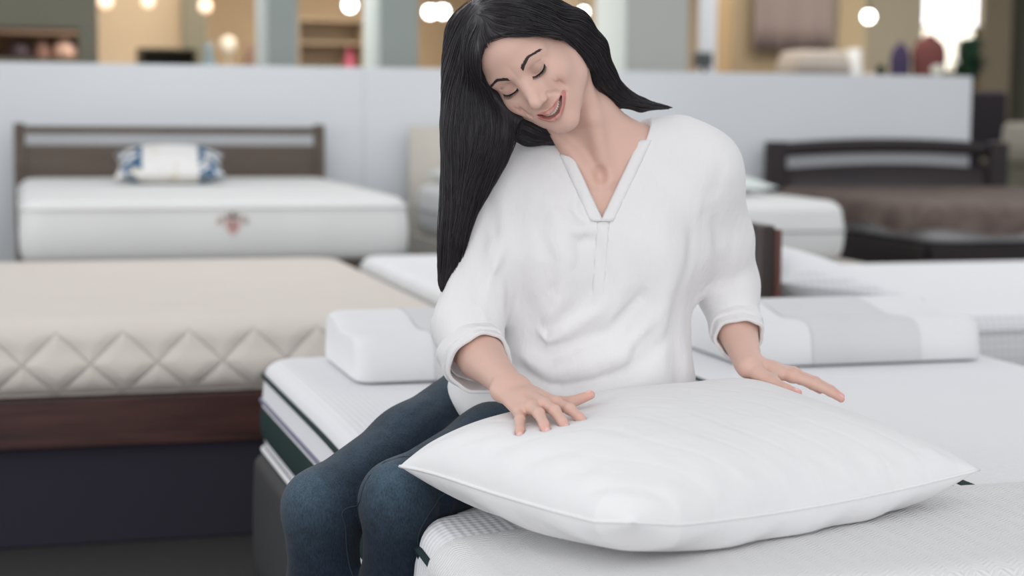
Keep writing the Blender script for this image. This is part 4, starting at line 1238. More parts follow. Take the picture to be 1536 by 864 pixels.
box('slat_deck', (0, 0, 0.350), (2.12, 1.62, 0.018), ESPRESSO_M, t, 0.002)
for sy in (-1, 1): box('leg', (1.0, sy * 0.70, 0.173), (0.06, 0.06, 0.342), ESPRESSO_M, t, 0.004)
t = gthing('mattress', 'white mattress with grey dotted border at the right behind the contour pillow', 'mattress', 3.33, 5.70)
slab('mattress_body', 2.08, 1.74, 0.366, 0.620, DOT_M, t, rc=0.10, r=0.060, bulge=0.015)
piping('piping', 2.08, 1.74, 0.565, 0.012, 0.005, PLAIN_WHITE_M, t, 0.10)

def soft_pillow(name, label, cat, u, v, z, L, D, H, m, rotz=0.0, tilt=(0, 0), group=None, bow=0.05, grid=26, fn=None, pipe=None, pname='cover'):
    t = gthing(name, label, cat, u, v, z, rotz, group)
    s_ = np.sin(np.linspace(-math.pi / 2, math.pi / 2, grid)); S2, T2 = np.meshgrid(s_, s_, indexing='ij')
    x = L / 2 * S2 * (1 - bow * (1 - T2 ** 2)); y = D / 2 * T2 * (1 - bow * (1 - S2 ** 2))
    p = np.maximum((1 - np.abs(S2) ** 2.6) * (1 - np.abs(T2) ** 2.6), 0) ** 0.55
    up = np.stack([x, y, H * 0.42 + H * 0.58 * p], -1).reshape(-1, 3); dn = np.stack([x, y, H * 0.42 - H * 0.42 * p], -1).reshape(-1, 3)
    ii, jj = np.meshgrid(np.arange(grid - 1), np.arange(grid - 1), indexing='ij'); b = (ii * grid + jj).ravel()
    V = np.vstack([up, dn]); Q = np.vstack([np.stack([b, b + grid, b + grid + 1, b + 1], 1), np.stack([b, b + 1, b + grid + 1, b + grid], 1) + grid * grid])
    if fn is not None: V = fn(V)
    R_ = np.array(Matrix.Rotation(tilt[0], 3, 'X') @ Matrix.Rotation(tilt[1], 3, 'Y'))
    V = V @ R_.T; dz = V[:, 2].min(); V[:, 2] -= dz
    from_np(pname, V, Q, m, t)
    e = np.linspace(-1, 1, 24)
    def ep(a, b_):
        return np.stack([L / 2 * a * (1 - bow * (1 - b_ ** 2)), D / 2 * b_ * (1 - bow * (1 - a ** 2)), np.full(len(a), H * 0.42)], -1)
    one = np.ones(24)
    E_ = np.concatenate([ep(e, -one)[:-1], ep(one, e)[:-1], ep(e[::-1], one)[:-1], ep(-one, e[::-1])[:-1]])
    if fn is not None: E_ = fn(E_)
    E_ = E_ @ R_.T; E_[:, 2] -= dz
    tube('seam_piping', E_, 0.004, pipe or m, t, 6, True)
    return t
def wedge(V):
    V = V.copy(); k = 0.5 - V[:, 0] / 0.50; V[:, 2] *= 0.50 + 0.95 * k; return V
soft_pillow('pillow', 'white dotted pillow leaning on the dark headboard beside the woman\'s left arm', 'pillow', 2.53, 5.26, 0.621, 0.50, 0.70, 0.165, DOT_M, 0.0, (0, 0), fn=wedge, bow=0.03)
# ---- bed at the far left with the brown headboard -------------------------------------------
def frame_bed(label, u0, u1, v0, v1, z_deck, posts_z, m, extra):
    uc, vc = (u0 + u1) / 2, (v0 + v1) / 2
    t = gthing('bed_frame', label, 'bed frame', uc, vc)
    w, l = u1 - u0, v1 - v0
    for sx in (-1, 1):
        box('side_rail', (sx * (w / 2 - 0.02), -0.02, z_deck - 0.085), (0.04, l - 0.10, 0.15), m, t, 0.004)
    box('foot_rail', (0, -l / 2 + 0.02, z_deck - 0.085), (w - 0.08, 0.04, 0.15), m, t, 0.004)
    box('slat_deck', (0, 0, z_deck - 0.012), (w - 0.09, l - 0.10, 0.018), m, t, 0.002)
    for sx in (-1, 1): box('leg', (sx * (w / 2 - 0.09), -l / 2 + 0.10, (z_deck - 0.165) / 2 + 0.001), (0.07, 0.07, z_deck - 0.165), m, t, 0.004)
    extra(t, w, l)
    return t
def hb1(t, w, l):
    y = l / 2 - 0.02
    for sx in (-1, 1): box('headboard_post', (sx * (w / 2 - 0.028), y, 0.577), (0.058, 0.05, 1.152), BROWN_M, t, 0.006)
    box('headboard_rail', (0, y, 1.118), (w - 0.116, 0.040, 0.040), BROWN_M, t, 0.006)
    box('headboard_panel', (0, y, 0.845), (w - 0.116, 0.030, 0.385), BROWN_M, t, 0.004)
frame_bed('grey-brown wooden bed frame with a slotted headboard, at the far left by the wall', -0.020, 1.632, 7.27, 9.52, 0.598, 1.15, BROWN_M, hb1)
t = gthing('mattress', 'thick white mattress with a small crest on its foot end, at the far left', 'mattress', 0.815, 8.36)
MW, ML = 1.62, 2.16
slab('mattress_body', MW, ML, 0.600, 0.868, OFFWHITE_M, t, rc=0.10, r=0.055, bulge=0.010)
piping('piping', MW, ML, 0.828, 0.006, 0.005, OFFWHITE_M, t, 0.10)
CREST_M = mat('crest_tan', (0.50, 0.38, 0.32), 0.8, 0.1); CREST_P = mat('crest_pink', (0.62, 0.40, 0.38), 0.8, 0.1); CREST_D = mat('crest_brown', (0.25, 0.18, 0.15), 0.8, 0.1)
def poly_plate(name, pts, y, th, m, parent):
    bm = bmesh.new(); vs = [bm.verts.new((x, y, z)) for x, z in pts]; f = bm.faces.new(vs)
    r = bmesh.ops.extrude_face_region(bm, geom=[f]); bmesh.ops.translate(bm, vec=(0, th, 0), verts=[v for v in r['geom'] if isinstance(v, bmesh.types.BMVert)])
    bmesh.ops.recalc_face_normals(bm, faces=bm.faces)
    return bm_obj(name, bm, m, parent)
ce = gthing_part = bpy.data.objects.new('crest', None)
COL.objects.link(ce); ce.parent = t; ce.location = (0.861 - 0.815, -ML / 2 - 0.014, 0.762); ce['label'] = 'small embroidered crest with a crown and side scrolls'
shield = [(-0.030, 0.012), (-0.022, 0.018), (0, 0.012), (0.022, 0.018), (0.030, 0.012), (0.028, -0.018), (0.014, -0.038), (0, -0.048), (-0.014, -0.038), (-0.028, -0.018)]
poly_plate('crest_shield', shield, 0.0, 0.006, CREST_P, ce)
poly_plate('crest_crown', [(-0.024, 0.022), (-0.030, 0.044), (-0.014, 0.032), (0, 0.052), (0.014, 0.032), (0.030, 0.044), (0.024, 0.022)], 0.0, 0.006, CREST_D, ce)
for sx in (-1, 1):
    a = np.linspace(-0.3, 4.2, 16)
    tube('crest_scroll', [(sx * (0.045 + 0.017 * math.cos(x) * (1 - 0.08 * i)), 0.002, 0.008 + 0.030 * math.sin(x) * (1 - 0.05 * i)) for i, x in enumerate(a)], 0.0035, CREST_M, ce, 6)
poly_plate('crest_mark', [(-0.006, -0.022), (0.006, -0.022), (0.008, 0.004), (0, 0.010), (-0.008, 0.004)], -0.001, 0.004, CREST_D, ce)

def deco_nodes(nt, tc):
    v = tc.outputs['Object']; s = sepxyz(nt, v)
    ax = M_(nt, 'ABSOLUTE', s[0])
    side = M_(nt, 'GREATER_THAN', ax, 0.135)
    n = noise_(nt, v, 13, 2)
    patch = M_(nt, 'GREATER_THAN', n, 0.46)
    blue = M_(nt, 'MULTIPLY', side, patch)
    c = mixc(nt, noise_(nt, v, 30, 2), (0.72, 0.70, 0.68), (0.80, 0.79, 0.78))
    c = mixc(nt, M_(nt, 'GREATER_THAN', noise_(nt, v, 18, 3), 0.62), c, (0.66, 0.60, 0.50))
    return mixc(nt, blue, c, (0.060, 0.135, 0.225)), None, 0.001
DECO_M = node_mat('blue_print_fabric', deco_nodes, 0.85, 0.12)
DECO_PIPE = mat('ochre_piping', (0.42, 0.36, 0.25), 0.8, 0.1)
soft_pillow('cushion', 'white cushion with blue printed ends on the far left bed', 'cushion', 0.725, 8.72, 0.870, 0.54, 0.40, 0.16, DECO_M, math.radians(-4), (math.radians(16), 0), pipe=DECO_PIPE, bow=0.10)

# ---- bed with the pale headboard behind the woman -------------------------------------------
def hb3(t, w, l):
    y = l / 2 - 0.02
    box('headboard_panel', (0, y, 0.585), (w, 0.045, 1.13), BEIGE_BOARD_M, t, 0.010)
frame_bed('pale beige bed frame with a plain board headboard behind the woman\'s long hair', 2.115, 3.790, 7.22, 9.52, 0.560, 1.15, BEIGE_BOARD_M, hb3)
PALE_BLUE = mat('pale_mint_fabric', (0.70, 0.75, 0.73), 0.85, 0.12, noise=0.02, nscale=6)
t = gthing('mattress', 'pale grey-white mattress on the beige frame, seen past the woman\'s left shoulder', 'mattress', 2.93, 8.36)
slab('mattress_body', 1.60, 2.16, 0.562, 0.835, OFFWHITE_M, t, rc=0.12, r=0.060, bulge=0.010)
piping('piping', 1.60, 2.16, 0.70, 0.012, 0.006, mat('grey_piping', (0.45, 0.45, 0.46), 0.8, 0.1), t, 0.12)
soft_pillow('pillow', 'pale mint pillow flat on the bed beyond the woman\'s left shoulder', 'pillow', 3.36, 8.10, 0.8365, 0.46, 0.60, 0.10, PALE_BLUE)
soft_pillow('pillow', 'pale mint pillow beside the long hair on the bed with the beige headboard', 'pillow', 2.48, 9.10, 0.8365, 0.62, 0.42, 0.12, PALE_BLUE)

# ---- espresso bed on the right ---------------------------------------------------------------
def hb4(t, w, l):
    y = l / 2 - 0.02
    for sx in (-1, 1): box('headboard_post', (sx * (w / 2 - 0.065), y, 0.535), (0.13, 0.055, 1.068), ESPRESSO_M, t, 0.010)
    def arch(name, z0, z1, b0, b1, th):
        n = 24; xs = np.linspace(-(w / 2 - 0.125), w / 2 - 0.125, n); V = []
        for x in xs:
            k = 1 - (x / (w / 2 - 0.125)) ** 2
            for yy in (-th / 2, th / 2):
                V += [(x, y + yy, z0 + b0 * k), (x, y + yy, z1 + b1 * k)]
        Q = []
        for i in range(n - 1):
            a = i * 4; b = a + 4
            Q += [(a, b, b + 1, a + 1), (a + 2, a + 3, b + 3, b + 2), (a + 1, b + 1, b + 3, a + 3), (a, a + 2, b + 2, b)]
        Q += [(0, 1, 3, 2), ((n - 1) * 4, (n - 1) * 4 + 2, (n - 1) * 4 + 3, (n - 1) * 4 + 1)]
        ob = from_np(name, V, Q, ESPRESSO_M, t, smooth=False); return ob
    arch('headboard_rail', 0.980, 1.062, 0.022, 0.028, 0.040)
    arch('headboard_panel', 0.500, 0.905, 0.0, 0.030, 0.035)
frame_bed('espresso wooden bed frame with an arched slotted headboard, at the far right', 4.298, 5.930, 7.60, 9.53, 0.600, 1.07, ESPRESSO_M, hb4)
def cover_nodes(nt, tc):
    v = tc.outputs['Object']
    n = noise_(nt, v, 9, 4); k = M_(nt, 'MINIMUM', M_(nt, 'MAXIMUM', M_(nt, 'MULTIPLY', M_(nt, 'SUBTRACT', n, 0.4), 4.0), 0.0), 1.0)
    return mixc(nt, k, (0.135, 0.100, 0.088), (0.190, 0.148, 0.130)), n, 0.004
COVER_M = node_mat('brown_bedspread', cover_nodes, 0.8, 0.15)
t = gthing('mattress', 'white mattress almost hidden under the brown bedspread at the far right', 'mattress', 5.115, 8.54)
slab('mattress_body', 1.50, 1.78, 0.602, 0.775, PLAIN_WHITE_M, t, rc=0.10, r=0.05)
t = gthing('bedspread', 'taupe brown bedspread over the bed with the arched dark headboard', 'bedspread', 5.115, 8.52)
def drape(V):
    V = V.copy(); k = np.clip((0.75 - V[:, 2]) / 0.09, 0, 1)
    V[:, 2] += k * 0.02 * np.sin(V[:, 0] * 9 + V[:, 1] * 11); V[:, 0] *= 1 + 0.015 * k * np.sin(V[:, 1] * 14); V[:, 1] *= 1 + 0.008 * k * np.sin(V[:, 0] * 14)
    return V
base = rrect(1.64, 1.90, 0.12)
pr = [(-0.006, 0.660)] + slab_profile(0.650, 0.800, 0.06, 0.004)[2:]
from_loft('spread', [ring(base, 1.64, 1.90, o, z, 0.12) for o, z in pr + top_fill(1.64, 1.90, 0.800, 0.06)], COVER_M, t, True, False, None, drape)
# ------------------------------------------------------------------ the hall
def struct(o): o['kind'] = 'structure'; return o
def grid_box(name, u0, u1, v0, v1, z0, z1, m, bevel=0.003):
    o = box(name, (0, 0, 0), (u1 - u0, v1 - v0, z1 - z0), m, None, bevel)
    o.location = W3((u0 + u1) / 2, (v0 + v1) / 2, (z0 + z1) / 2); o.rotation_euler = (0, 0, A16)
    return o
def carpet_nodes(nt, tc):
    v = tc.outputs['Object']
    n = noise_(nt, v, 45, 5, 0.7)
    return mixc(nt, n, (0.038, 0.036, 0.038), (0.070, 0.066, 0.066)), n, 0.004
CARPET_M = node_mat('dark_carpet', carpet_nodes, 0.95, 0.05)
PARTITION_M = mat('white_partition_paint', (0.69, 0.71, 0.735), 0.7, 0.2, noise=0.01, nscale=2)
OLIVE_M = mat('olive_grey_paint', (0.25, 0.24, 0.185), 0.8, 0.1, noise=0.03, nscale=3)
TAN_M = mat('tan_wall_paint', (0.56, 0.44, 0.30), 0.8, 0.1, noise=0.05, nscale=1.5)
TAN_D = mat('dark_tan_panel', (0.33, 0.25, 0.16), 0.8, 0.1, noise=0.05, nscale=2)
COL_LIT_SIDE = mat('column_lit_side', (0.62, 0.70, 0.71), 0.7, 0.2)  # brighter tint stands for light falling on the columns' left faces
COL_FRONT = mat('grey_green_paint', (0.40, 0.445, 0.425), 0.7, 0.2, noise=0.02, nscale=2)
CREAM_M = mat('cream_column_paint', (0.52, 0.46, 0.34), 0.7, 0.2, noise=0.03, nscale=2)
def lit(name, c, s): return mat(name, c, 0.5, 0.3, emis=c, estr=s)
LAMP_W = lit('lamp_white', (1.0, 0.98, 0.95), 9.0); LAMP_WARM = lit('lamp_warm', (1.0, 0.70, 0.50), 1.2); WIN_W = lit('lit_window_white', (0.93, 0.94, 1.0), 2.2)
WIN_WARM = lit('lit_sign_cream', (1.0, 0.94, 0.80), 1.5)
struct(grid_box('floor', -9, 16, -3, 22, -0.05, 0.0, CARPET_M, 0))
struct(grid_box('wall_partition', -3.2, 5.735, 9.62, 9.72, 0.0, 1.475, PARTITION_M))
struct(grid_box('trim_1', 1.872, 1.884, 9.6185, 9.6205, 0.0, 1.47, mat('joint_grey', (0.60, 0.62, 0.65), 0.7, 0.2), 0.0))
struct(grid_box('wall_back', -4, 16, 20.0, 20.15, 0, 4.0, TAN_M))
struct(grid_box('ceiling', -4, 16, 10.8, 20.0, 3.6, 3.7, mat('ceiling_white', (0.75, 0.74, 0.70), 0.8, 0.1)))
# olive wall with a display opening, built around the opening
OLIVE = bmesh.new()
for c, s in (((-1.2, 0, 0.79), (3.546, 0.12, 1.58)), ((-1.2, 0, 2.70), (3.546, 0.12, 1.84)), ((0.505, 0, 1.68), (0.136, 0.12, 0.20)), ((-1.6, 0, 1.68), (2.6, 0.12, 0.20))):
    add_box(OLIVE, c, s, 0)
o = struct(bm_obj('wall_left', OLIVE, OLIVE_M)); o.location = W3(0, 13.0); o.rotation_euler = (0, 0, A16)
struct(grid_box('trim_2', -0.3, 0.437, 12.92, 12.94, 1.774, 1.800, mat('dark_trim', (0.07, 0.055, 0.045), 0.6, 0.2)))
def column(n, label, u0, u1, v0, v1, mf, ms):
    t = gthing('column', label, 'column', (u0 + u1) / 2, (v0 + v1) / 2)
    w, l = u1 - u0, v1 - v0
    box('shaft', (0, 0, 1.799), (w, l, 3.598), mf, t, 0.004)
    if ms: box('side_panel', (-w / 2 - 0.006, 0, 1.799), (0.010, l, 3.598), ms, t, 0.002, label='side face tinted paler to carry light from the left')  # added sheet: light on the left face put into its colour
    return t
column(1, 'grey square column left of the paired ceiling lamps, nearest the olive wall', 1.675, 1.880, 12.0, 12.57, COL_FRONT, COL_LIT_SIDE)
column(2, 'grey square column between the two lamp groups left of the woman\'s head', 2.465, 2.735, 12.0, 12.57, COL_FRONT, COL_LIT_SIDE)
COL_C = mat('warm_grey_paint', (0.58, 0.60, 0.57), 0.7, 0.2)
column(3, 'wide grey column just right of the woman\'s hair, above the partition', 4.300, 4.775, 12.0, 12.69, COL_C, COL_LIT_SIDE)
column(4, 'brown-tan column right of the hanging white banner', 6.41, 6.93, 15.0, 15.5, mat('brown_tan_paint', (0.36, 0.28, 0.18), 0.8, 0.1, noise=0.03, nscale=2), None)
column(5, 'cream column between the small round lamp and the bright window', 8.30, 8.95, 16.0, 16.6, CREAM_M, None)
column(6, 'narrow tan column right of the bright window', 10.24, 10.60, 17.0, 17.4, mat('tan_column_paint', (0.30, 0.25, 0.18), 0.8, 0.1), None)
column(7, 'dim grey-green column at the right edge of the view', 10.85, 11.6, 17.0, 17.4, mat('dim_grey_paint', (0.22, 0.23, 0.20), 0.8, 0.1), None)

def ball_lamp(label, u, v, z, r, m, group=None):
    t = gthing('pendant_lamp', label, 'lamp', u, v, z, 0, group)
    bm = bmesh.new(); bmesh.ops.create_uvsphere(bm, u_segments=20, v_segments=12, radius=r); bm_obj('globe', bm, m, t, True)
    bm = bmesh.new(); bmesh.ops.create_cone(bm, cap_ends=True, segments=12, radius1=r * 0.5, radius2=r * 0.3, depth=r * 0.6)
    bmesh.ops.translate(bm, vec=(0, 0, r * 1.15), verts=bm.verts); bm_obj('cap', bm, DARK_PLINTH_M, t)
    tube('cord', [(0, 0, r * 1.2), (0, 0, 3.598 - z)], 0.006, DARK_PLINTH_M, t, 6)
ball_lamp('single bright white lamp between the two left grey columns', 2.809, 15, 2.13, 0.055, LAMP_W)
ball_lamp('left lamp of the bright pair left of the woman\'s head', 3.525, 15, 2.089, 0.055, LAMP_W)
ball_lamp('right lamp of the bright pair left of the woman\'s head', 3.640, 15, 2.095, 0.055, LAMP_W)
ball_lamp('small lamp touching the right edge of the woman\'s hair', 4.951, 15, 2.122, 0.04, LAMP_W)
ball_lamp('white lamp above a dark bracket, left of the cream column', 7.548, 14.5, 2.115, 0.055, LAMP_W)
ball_lamp('dim warm lamp at the top left corner of the tan shop', 0.729, 15, 2.11, 0.06, LAMP_WARM)
ball_lamp('dim warm lamp over the middle of the tan shop', 1.08, 15, 2.115, 0.05, LAMP_WARM)
ball_lamp('dim warm lamp beside the first grey column', 1.56, 15, 2.09, 0.055, LAMP_WARM)

# shop fittings beyond the partition
def cabinet(name, label, cat, u0, u1, v, z0, z1, m, shelves=2, stuff=None):
    t = gthing(name, label, cat, (u0 + u1) / 2, v + 0.2)
    w = u1 - u0
    box('back_panel', (0, 0.18, (z0 + z1) / 2), (w, 0.02, z1 - z0), m, t, 0.002)
    for sx in (-1, 1): box('side_panel', (sx * (w / 2 - 0.012), 0, z1 / 2 + 0.001), (0.024, 0.36, z1 - 0.004), m, t, 0.002)
    for k in range(shelves): box('shelf', (0, 0, z0 + (z1 - z0) * (k + 0.5) / shelves), (w - 0.05, 0.34, 0.02), m, t, 0.002)
    box('top_board', (0, 0, z1 + 0.01), (w, 0.38, 0.02), m, t, 0.002)
    return t
cabinet('shelf_unit', 'dark low cabinet standing against the tan shop wall', 'cabinet', 1.03, 1.53, 15.4, 0.0, 1.725, mat('dark_cabinet', (0.07, 0.065, 0.045), 0.6, 0.2), 4)
cabinet('shelf_unit', 'tan shelf unit between the two grey columns left of the woman', 'shelf', 2.55, 3.20, 16.3, 0.0, 2.05, mat('tan_shelf', (0.50, 0.39, 0.27), 0.7, 0.2), 5)
cabinet('shelf_unit', 'brown display shelf seen through the opening in the olive wall', 'shelf', -0.60, 0.62, 14.2, 0.0, 1.80, mat('brown_shelf', (0.34, 0.22, 0.15), 0.7, 0.2), 4)
def lathe(name, prof, m, parent=None, n=20, label=None):
    rs = [np.column_stack([r * np.cos(np.linspace(0, 2 * math.pi, n, endpoint=False)), r * np.sin(np.linspace(0, 2 * math.pi, n, endpoint=False)), np.full(n, z)]) for r, z in prof]
    return from_loft(name, rs, m, parent, True, True, label)
def vase(label, u, v, z, r, h, m, cat='vase'):
    o = lathe('vase', [(r * 0.6, 0), (r, h * 0.3), (r * 0.95, h * 0.6), (r * 0.45, h * 0.85), (r * 0.6, h)], m)
    o.location = W3(u, v, z); o['label'] = label; o['category'] = cat
    return o
vase('pale pink box-like jar in the opening of the olive wall, right side', 0.37, 14.33, 1.586, 0.10, 0.195, mat('pink_ceramic', (0.72, 0.46, 0.36), 0.5, 0.3), 'jar')
vase('dark purple jar in the opening of the olive wall, left side', 0.02, 14.33, 1.586, 0.10, 0.16, mat('purple_ceramic', (0.07, 0.045, 0.06), 0.5, 0.3), 'jar')
vase('dusty rose jar in the opening of the olive wall, between the dark and pink ones', 0.20, 14.33, 1.586, 0.065, 0.18, mat('rose_ceramic', (0.42, 0.24, 0.20), 0.5, 0.3), 'jar')
vase('blue-grey vase on the floor display next to the dark low cabinet', 1.64, 15.5, 1.2985, 0.07, 0.50, mat('blue_grey_ceramic', (0.16, 0.24, 0.28), 0.4, 0.4))
struct(grid_box('trim_3', 1.54, 2.3, 15.3, 15.7, 0.0, 1.298, TAN_D))
cb = lathe('table_lamp', [(0.05, 0), (0.05, 0.01), (0.012, 0.03), (0.012, 0.38), (0.06, 0.42), (0.075, 0.48), (0.06, 0.54), (0.01, 0.56)], mat('cream_ceramic', (0.75, 0.68, 0.55), 0.4, 0.4))
cb.location = W3(1.80, 15.42, 1.2985); cb['label'] = 'small cream ball-topped lamp beside the first grey column'; cb['category'] = 'lamp'
vase('red-brown vase behind the cream ball vase', 2.00, 15.55, 1.2985, 0.07, 0.50, mat('red_brown_ceramic', (0.20, 0.12, 0.09), 0.5, 0.3))
vase('small pink vase on the tan shelf near the second grey column', 3.08, 16.45, 1.446, 0.060, 0.38, mat('hot_pink_ceramic', (0.75, 0.16, 0.24), 0.5, 0.3))
vase('dark green low vase at the foot of the tan shelf opening', 2.80, 16.45, 1.446, 0.08, 0.20, mat('olive_ceramic', (0.14, 0.14, 0.08), 0.5, 0.3))
# wider wall panels of the tan shop
struct(grid_box('wall_shop', 0.60, 1.55, 17.2, 17.3, 0, 3.6, mat('pale_tan_paint', (0.66, 0.53, 0.37), 0.8, 0.1, noise=0.03, nscale=2)))
struct(grid_box('wall_niche', 1.55, 1.78, 17.0, 17.1, 0, 3.6, OLIVE_M))
struct(grid_box('wall_right', 5.0, 9.6, 18.6, 18.7, 0, 3.6, mat('grey_tan_paint', (0.50, 0.43, 0.33), 0.8, 0.1, noise=0.04, nscale=2)))
# things right of the hair
t = gthing('banner', 'tall white hanging banner right of the wide grey column', 'banner', 6.17, 15.0)
def cloth_strip(name, w, z0, z1, m, parent, amp=0.02, k=4):
    n = 18; xs = np.linspace(-w / 2, w / 2, n); V = []; zs = np.linspace(z0, z1, 8)
    for z in zs:
        for x in xs: V.append((x, amp * math.sin(x / w * k * 2 * math.pi), z))
    Q = [(i * n + j, i * n + j + 1, (i + 1) * n + j + 1, (i + 1) * n + j) for i in range(7) for j in range(n - 1)]
    o = from_np(name, V, Q, m, parent); md = o.modifiers.new('s', 'SOLIDIFY'); md.thickness = 0.008; return o
cloth_strip('banner_cloth', 0.17, 1.30, 3.45, mat('white_blue_cloth', (0.70, 0.74, 0.80), 0.8, 0.1), t)
tube('banner_rod', [(-0.12, 0, 3.46), (0.12, 0, 3.46)], 0.012, DARK_PLINTH_M, t, 8)
tube('banner_cord', [(0, 0, 3.46), (0, 0, 3.598)], 0.004, DARK_PLINTH_M, t, 6)
t = gthing('display_stand', 'dark stand with a square head left of the white banner', 'stand', 6.02, 14.7)
box('head', (-0.02, 0, 1.70), (0.16, 0.10, 0.14), mat('slate', (0.07, 0.08, 0.085), 0.6, 0.2), t, 0.01)
tube('pole', [(0, 0, 0.03), (0, 0, 1.64)], 0.02, DARK_PLINTH_M, t, 10)
lathe('base', [(0.16, 0.0), (0.16, 0.02), (0.03, 0.04)], DARK_PLINTH_M, t)
t = gthing('curtain', 'mauve-brown curtain hanging left of the round white lamp', 'curtain', 6.98, 14.9)
cloth_strip('curtain_cloth', 0.80, 1.80, 3.50, mat('mauve_cloth', (0.27, 0.215, 0.195), 0.85, 0.1), t, 0.03, 7)
tube('curtain_rod', [(-0.43, 0, 3.52), (0.43, 0, 3.52)], 0.012, DARK_PLINTH_M, t, 8)
for sx in (-1, 1): tube('rod_hanger', [(sx * 0.3, 0, 3.52), (sx * 0.3, 0, 3.598)], 0.006, DARK_PLINTH_M, t, 6)
t = gthing('display_table', 'pale display table carrying folded duvets beyond the partition', 'table', 6.95, 14.2)
box('table_top', (0.08, 0, 0.98), (1.16, 0.6, 0.04), BEIGE_BOARD_M, t, 0.006)
for sx in (-1, 1):
    for sy in (-1, 1): box('leg', (sx * 0.45, sy * 0.25, 0.48), (0.05, 0.05, 0.958), BEIGE_BOARD_M, t, 0.004)
DUV = [mat('folded_grey', (0.33, 0.30, 0.28), 0.85, 0.1), mat('folded_cream', (0.38, 0.35, 0.32), 0.85, 0.1), mat('folded_blush', (0.40, 0.32, 0.31), 0.85, 0.1)]
for k, lb in enumerate(('grey folded duvet at the bottom of the pile on the pale display table', 'blush folded duvet in the middle of the pile on the pale display table', 'cream folded duvet on top of the pile on the pale display table')):
    t = gthing('folded_duvet', lb, 'duvet', 6.86, 14.2, 1.001 + k * 0.262, 0, 'folded duvets piled on the display table')
    slab('folds', 0.60 - 0.05 * k, 0.50, 0.0, 0.258, DUV[(0, 2, 1)[k]], t, rc=0.08, r=0.07, bulge=0.02)
    for q in (0.30, 0.62): piping('fold_line', 0.60 - 0.05 * k, 0.50, 0.232 * q, 0.012, 0.005, DUV[0], t, 0.08)
t = gthing('table_lamp', 'pale blue-white lamp with a tall shade left of the cream column', 'lamp', 7.34, 14.36, 1.001)
lathe('lamp_base', [(0.07, 0.0), (0.07, 0.02), (0.03, 0.06), (0.05, 0.30), (0.02, 0.56)], mat('lamp_ceramic', (0.50, 0.62, 0.66), 0.4, 0.4), t)
lathe('lamp_shade', [(0.085, 0.55), (0.085, 0.57), (0.062, 0.80), (0.060, 0.81)], mat('lamp_shade_white', (0.75, 0.79, 0.80), 0.8, 0.1), t)
vase('pale pink flower bowl right of the folded duvets', 7.32, 14.0, 1.001, 0.085, 0.58, mat('pale_pink_ceramic', (0.72, 0.56, 0.54), 0.6, 0.2), 'vase')
def plant(label, u, v, z, h, r, n, seed, m, cat='plant'):
    rg = np.random.default_rng(seed)
    t = gthing('potted_plant', label, cat, u, v, z)
    lathe('pot', [(r * 0.35, 0), (r * 0.5, h * 0.28), (r * 0.52, h * 0.30)], mat('pot_grey', (0.3, 0.28, 0.26), 0.6, 0.2), t)
    V = []; Q = []
    for i in range(n):
        a = rg.random() * 2 * math.pi; l = h * (0.45 + 0.4 * rg.random()); lean = r * (0.3 + 0.9 * rg.random()); w_ = 0.02 + 0.02 * rg.random()
        c, s_ = math.cos(a), math.sin(a)
        for k in range(5):
            tt = k / 4; x = lean * tt ** 1.3; zz = h * 0.28 + l * math.sin(tt * 1.9) / math.sin(1.57); ww = w_ * math.sin(math.pi * (0.1 + 0.85 * tt))
            V += [(x * c - ww * s_, x * s_ + ww * c, zz), (x * c + ww * s_, x * s_ - ww * c, zz + 0.004)]
        b = i * 10
        Q += [(b + 2 * k, b + 2 * k + 1, b + 2 * k + 3, b + 2 * k + 2) for k in range(4)]
    o = from_np('leaves', V, Q, m, t); md = o.modifiers.new('s', 'SOLIDIFY'); md.thickness = 0.003
    return t
LEAF_M = mat('dark_green_leaf', (0.018, 0.050, 0.028), 0.6, 0.2, noise=0.3, nscale=20)
plant('small dark plant in front of the cream column, right of the pink bowl', 7.50, 14.14, 1.001, 0.60, 0.055, 50, 3, LEAF_M)
t = gthing('display_table', 'narrow dark table behind the partition under the coloured garments', 'table', 8.20, 14.05)
box('table_top', (0, 0, 1.02), (1.15, 0.5, 0.04), ESPRESSO_M, t, 0.006)
for sx in (-1, 1):
    for sy in (-1, 1): box('leg', (sx * 0.42, sy * 0.2, 0.50), (0.05, 0.05, 0.998), ESPRESSO_M, t, 0.004)
plant('leafy dark green plant right of the purple and red garments', 8.30, 14.0, 1.041, 0.78, 0.17, 140, 5, LEAF_M)
def garment(label, u, z, w, h, m, cat='garment'):
    """a dress form wearing a garment: shoulders, waist, neck cap and stand"""
    t = gthing('dress_form', label, cat, u, 14.02, z)
    def ov(a, b, zz, n=20):
        th = np.linspace(0, 2 * math.pi, n, endpoint=False); return np.column_stack([a * np.cos(th), b * np.sin(th), np.full(n, zz)])
    rs = [ov(w * 0.42, w * 0.28, 0.08), ov(w * 0.36, w * 0.24, h * 0.35), ov(w * 0.46, w * 0.28, h * 0.62), ov(w * 0.50, w * 0.24, h * 0.80), ov(w * 0.40, w * 0.20, h * 0.90), ov(w * 0.18, w * 0.14, h * 0.95), ov(w * 0.12, w * 0.12, h * 0.98)]
    from_loft('garment_body', rs, m, t, True, True)
    lathe('stand', [(0.10, 0.0), (0.10, 0.012), (0.015, 0.03), (0.012, 0.10)], DARK_PLINTH_M, t)
garment('purple garment on a dress form, left of the red one', 7.625, 1.041, 0.20, 0.84, mat('purple_cloth', (0.050, 0.040, 0.085), 0.85, 0.1))
garment('dusty red garment on a dress form left of the leafy plant', 7.915, 1.041, 0.34, 0.92, mat('dusty_red_cloth', (0.13, 0.05, 0.048), 0.85, 0.1))
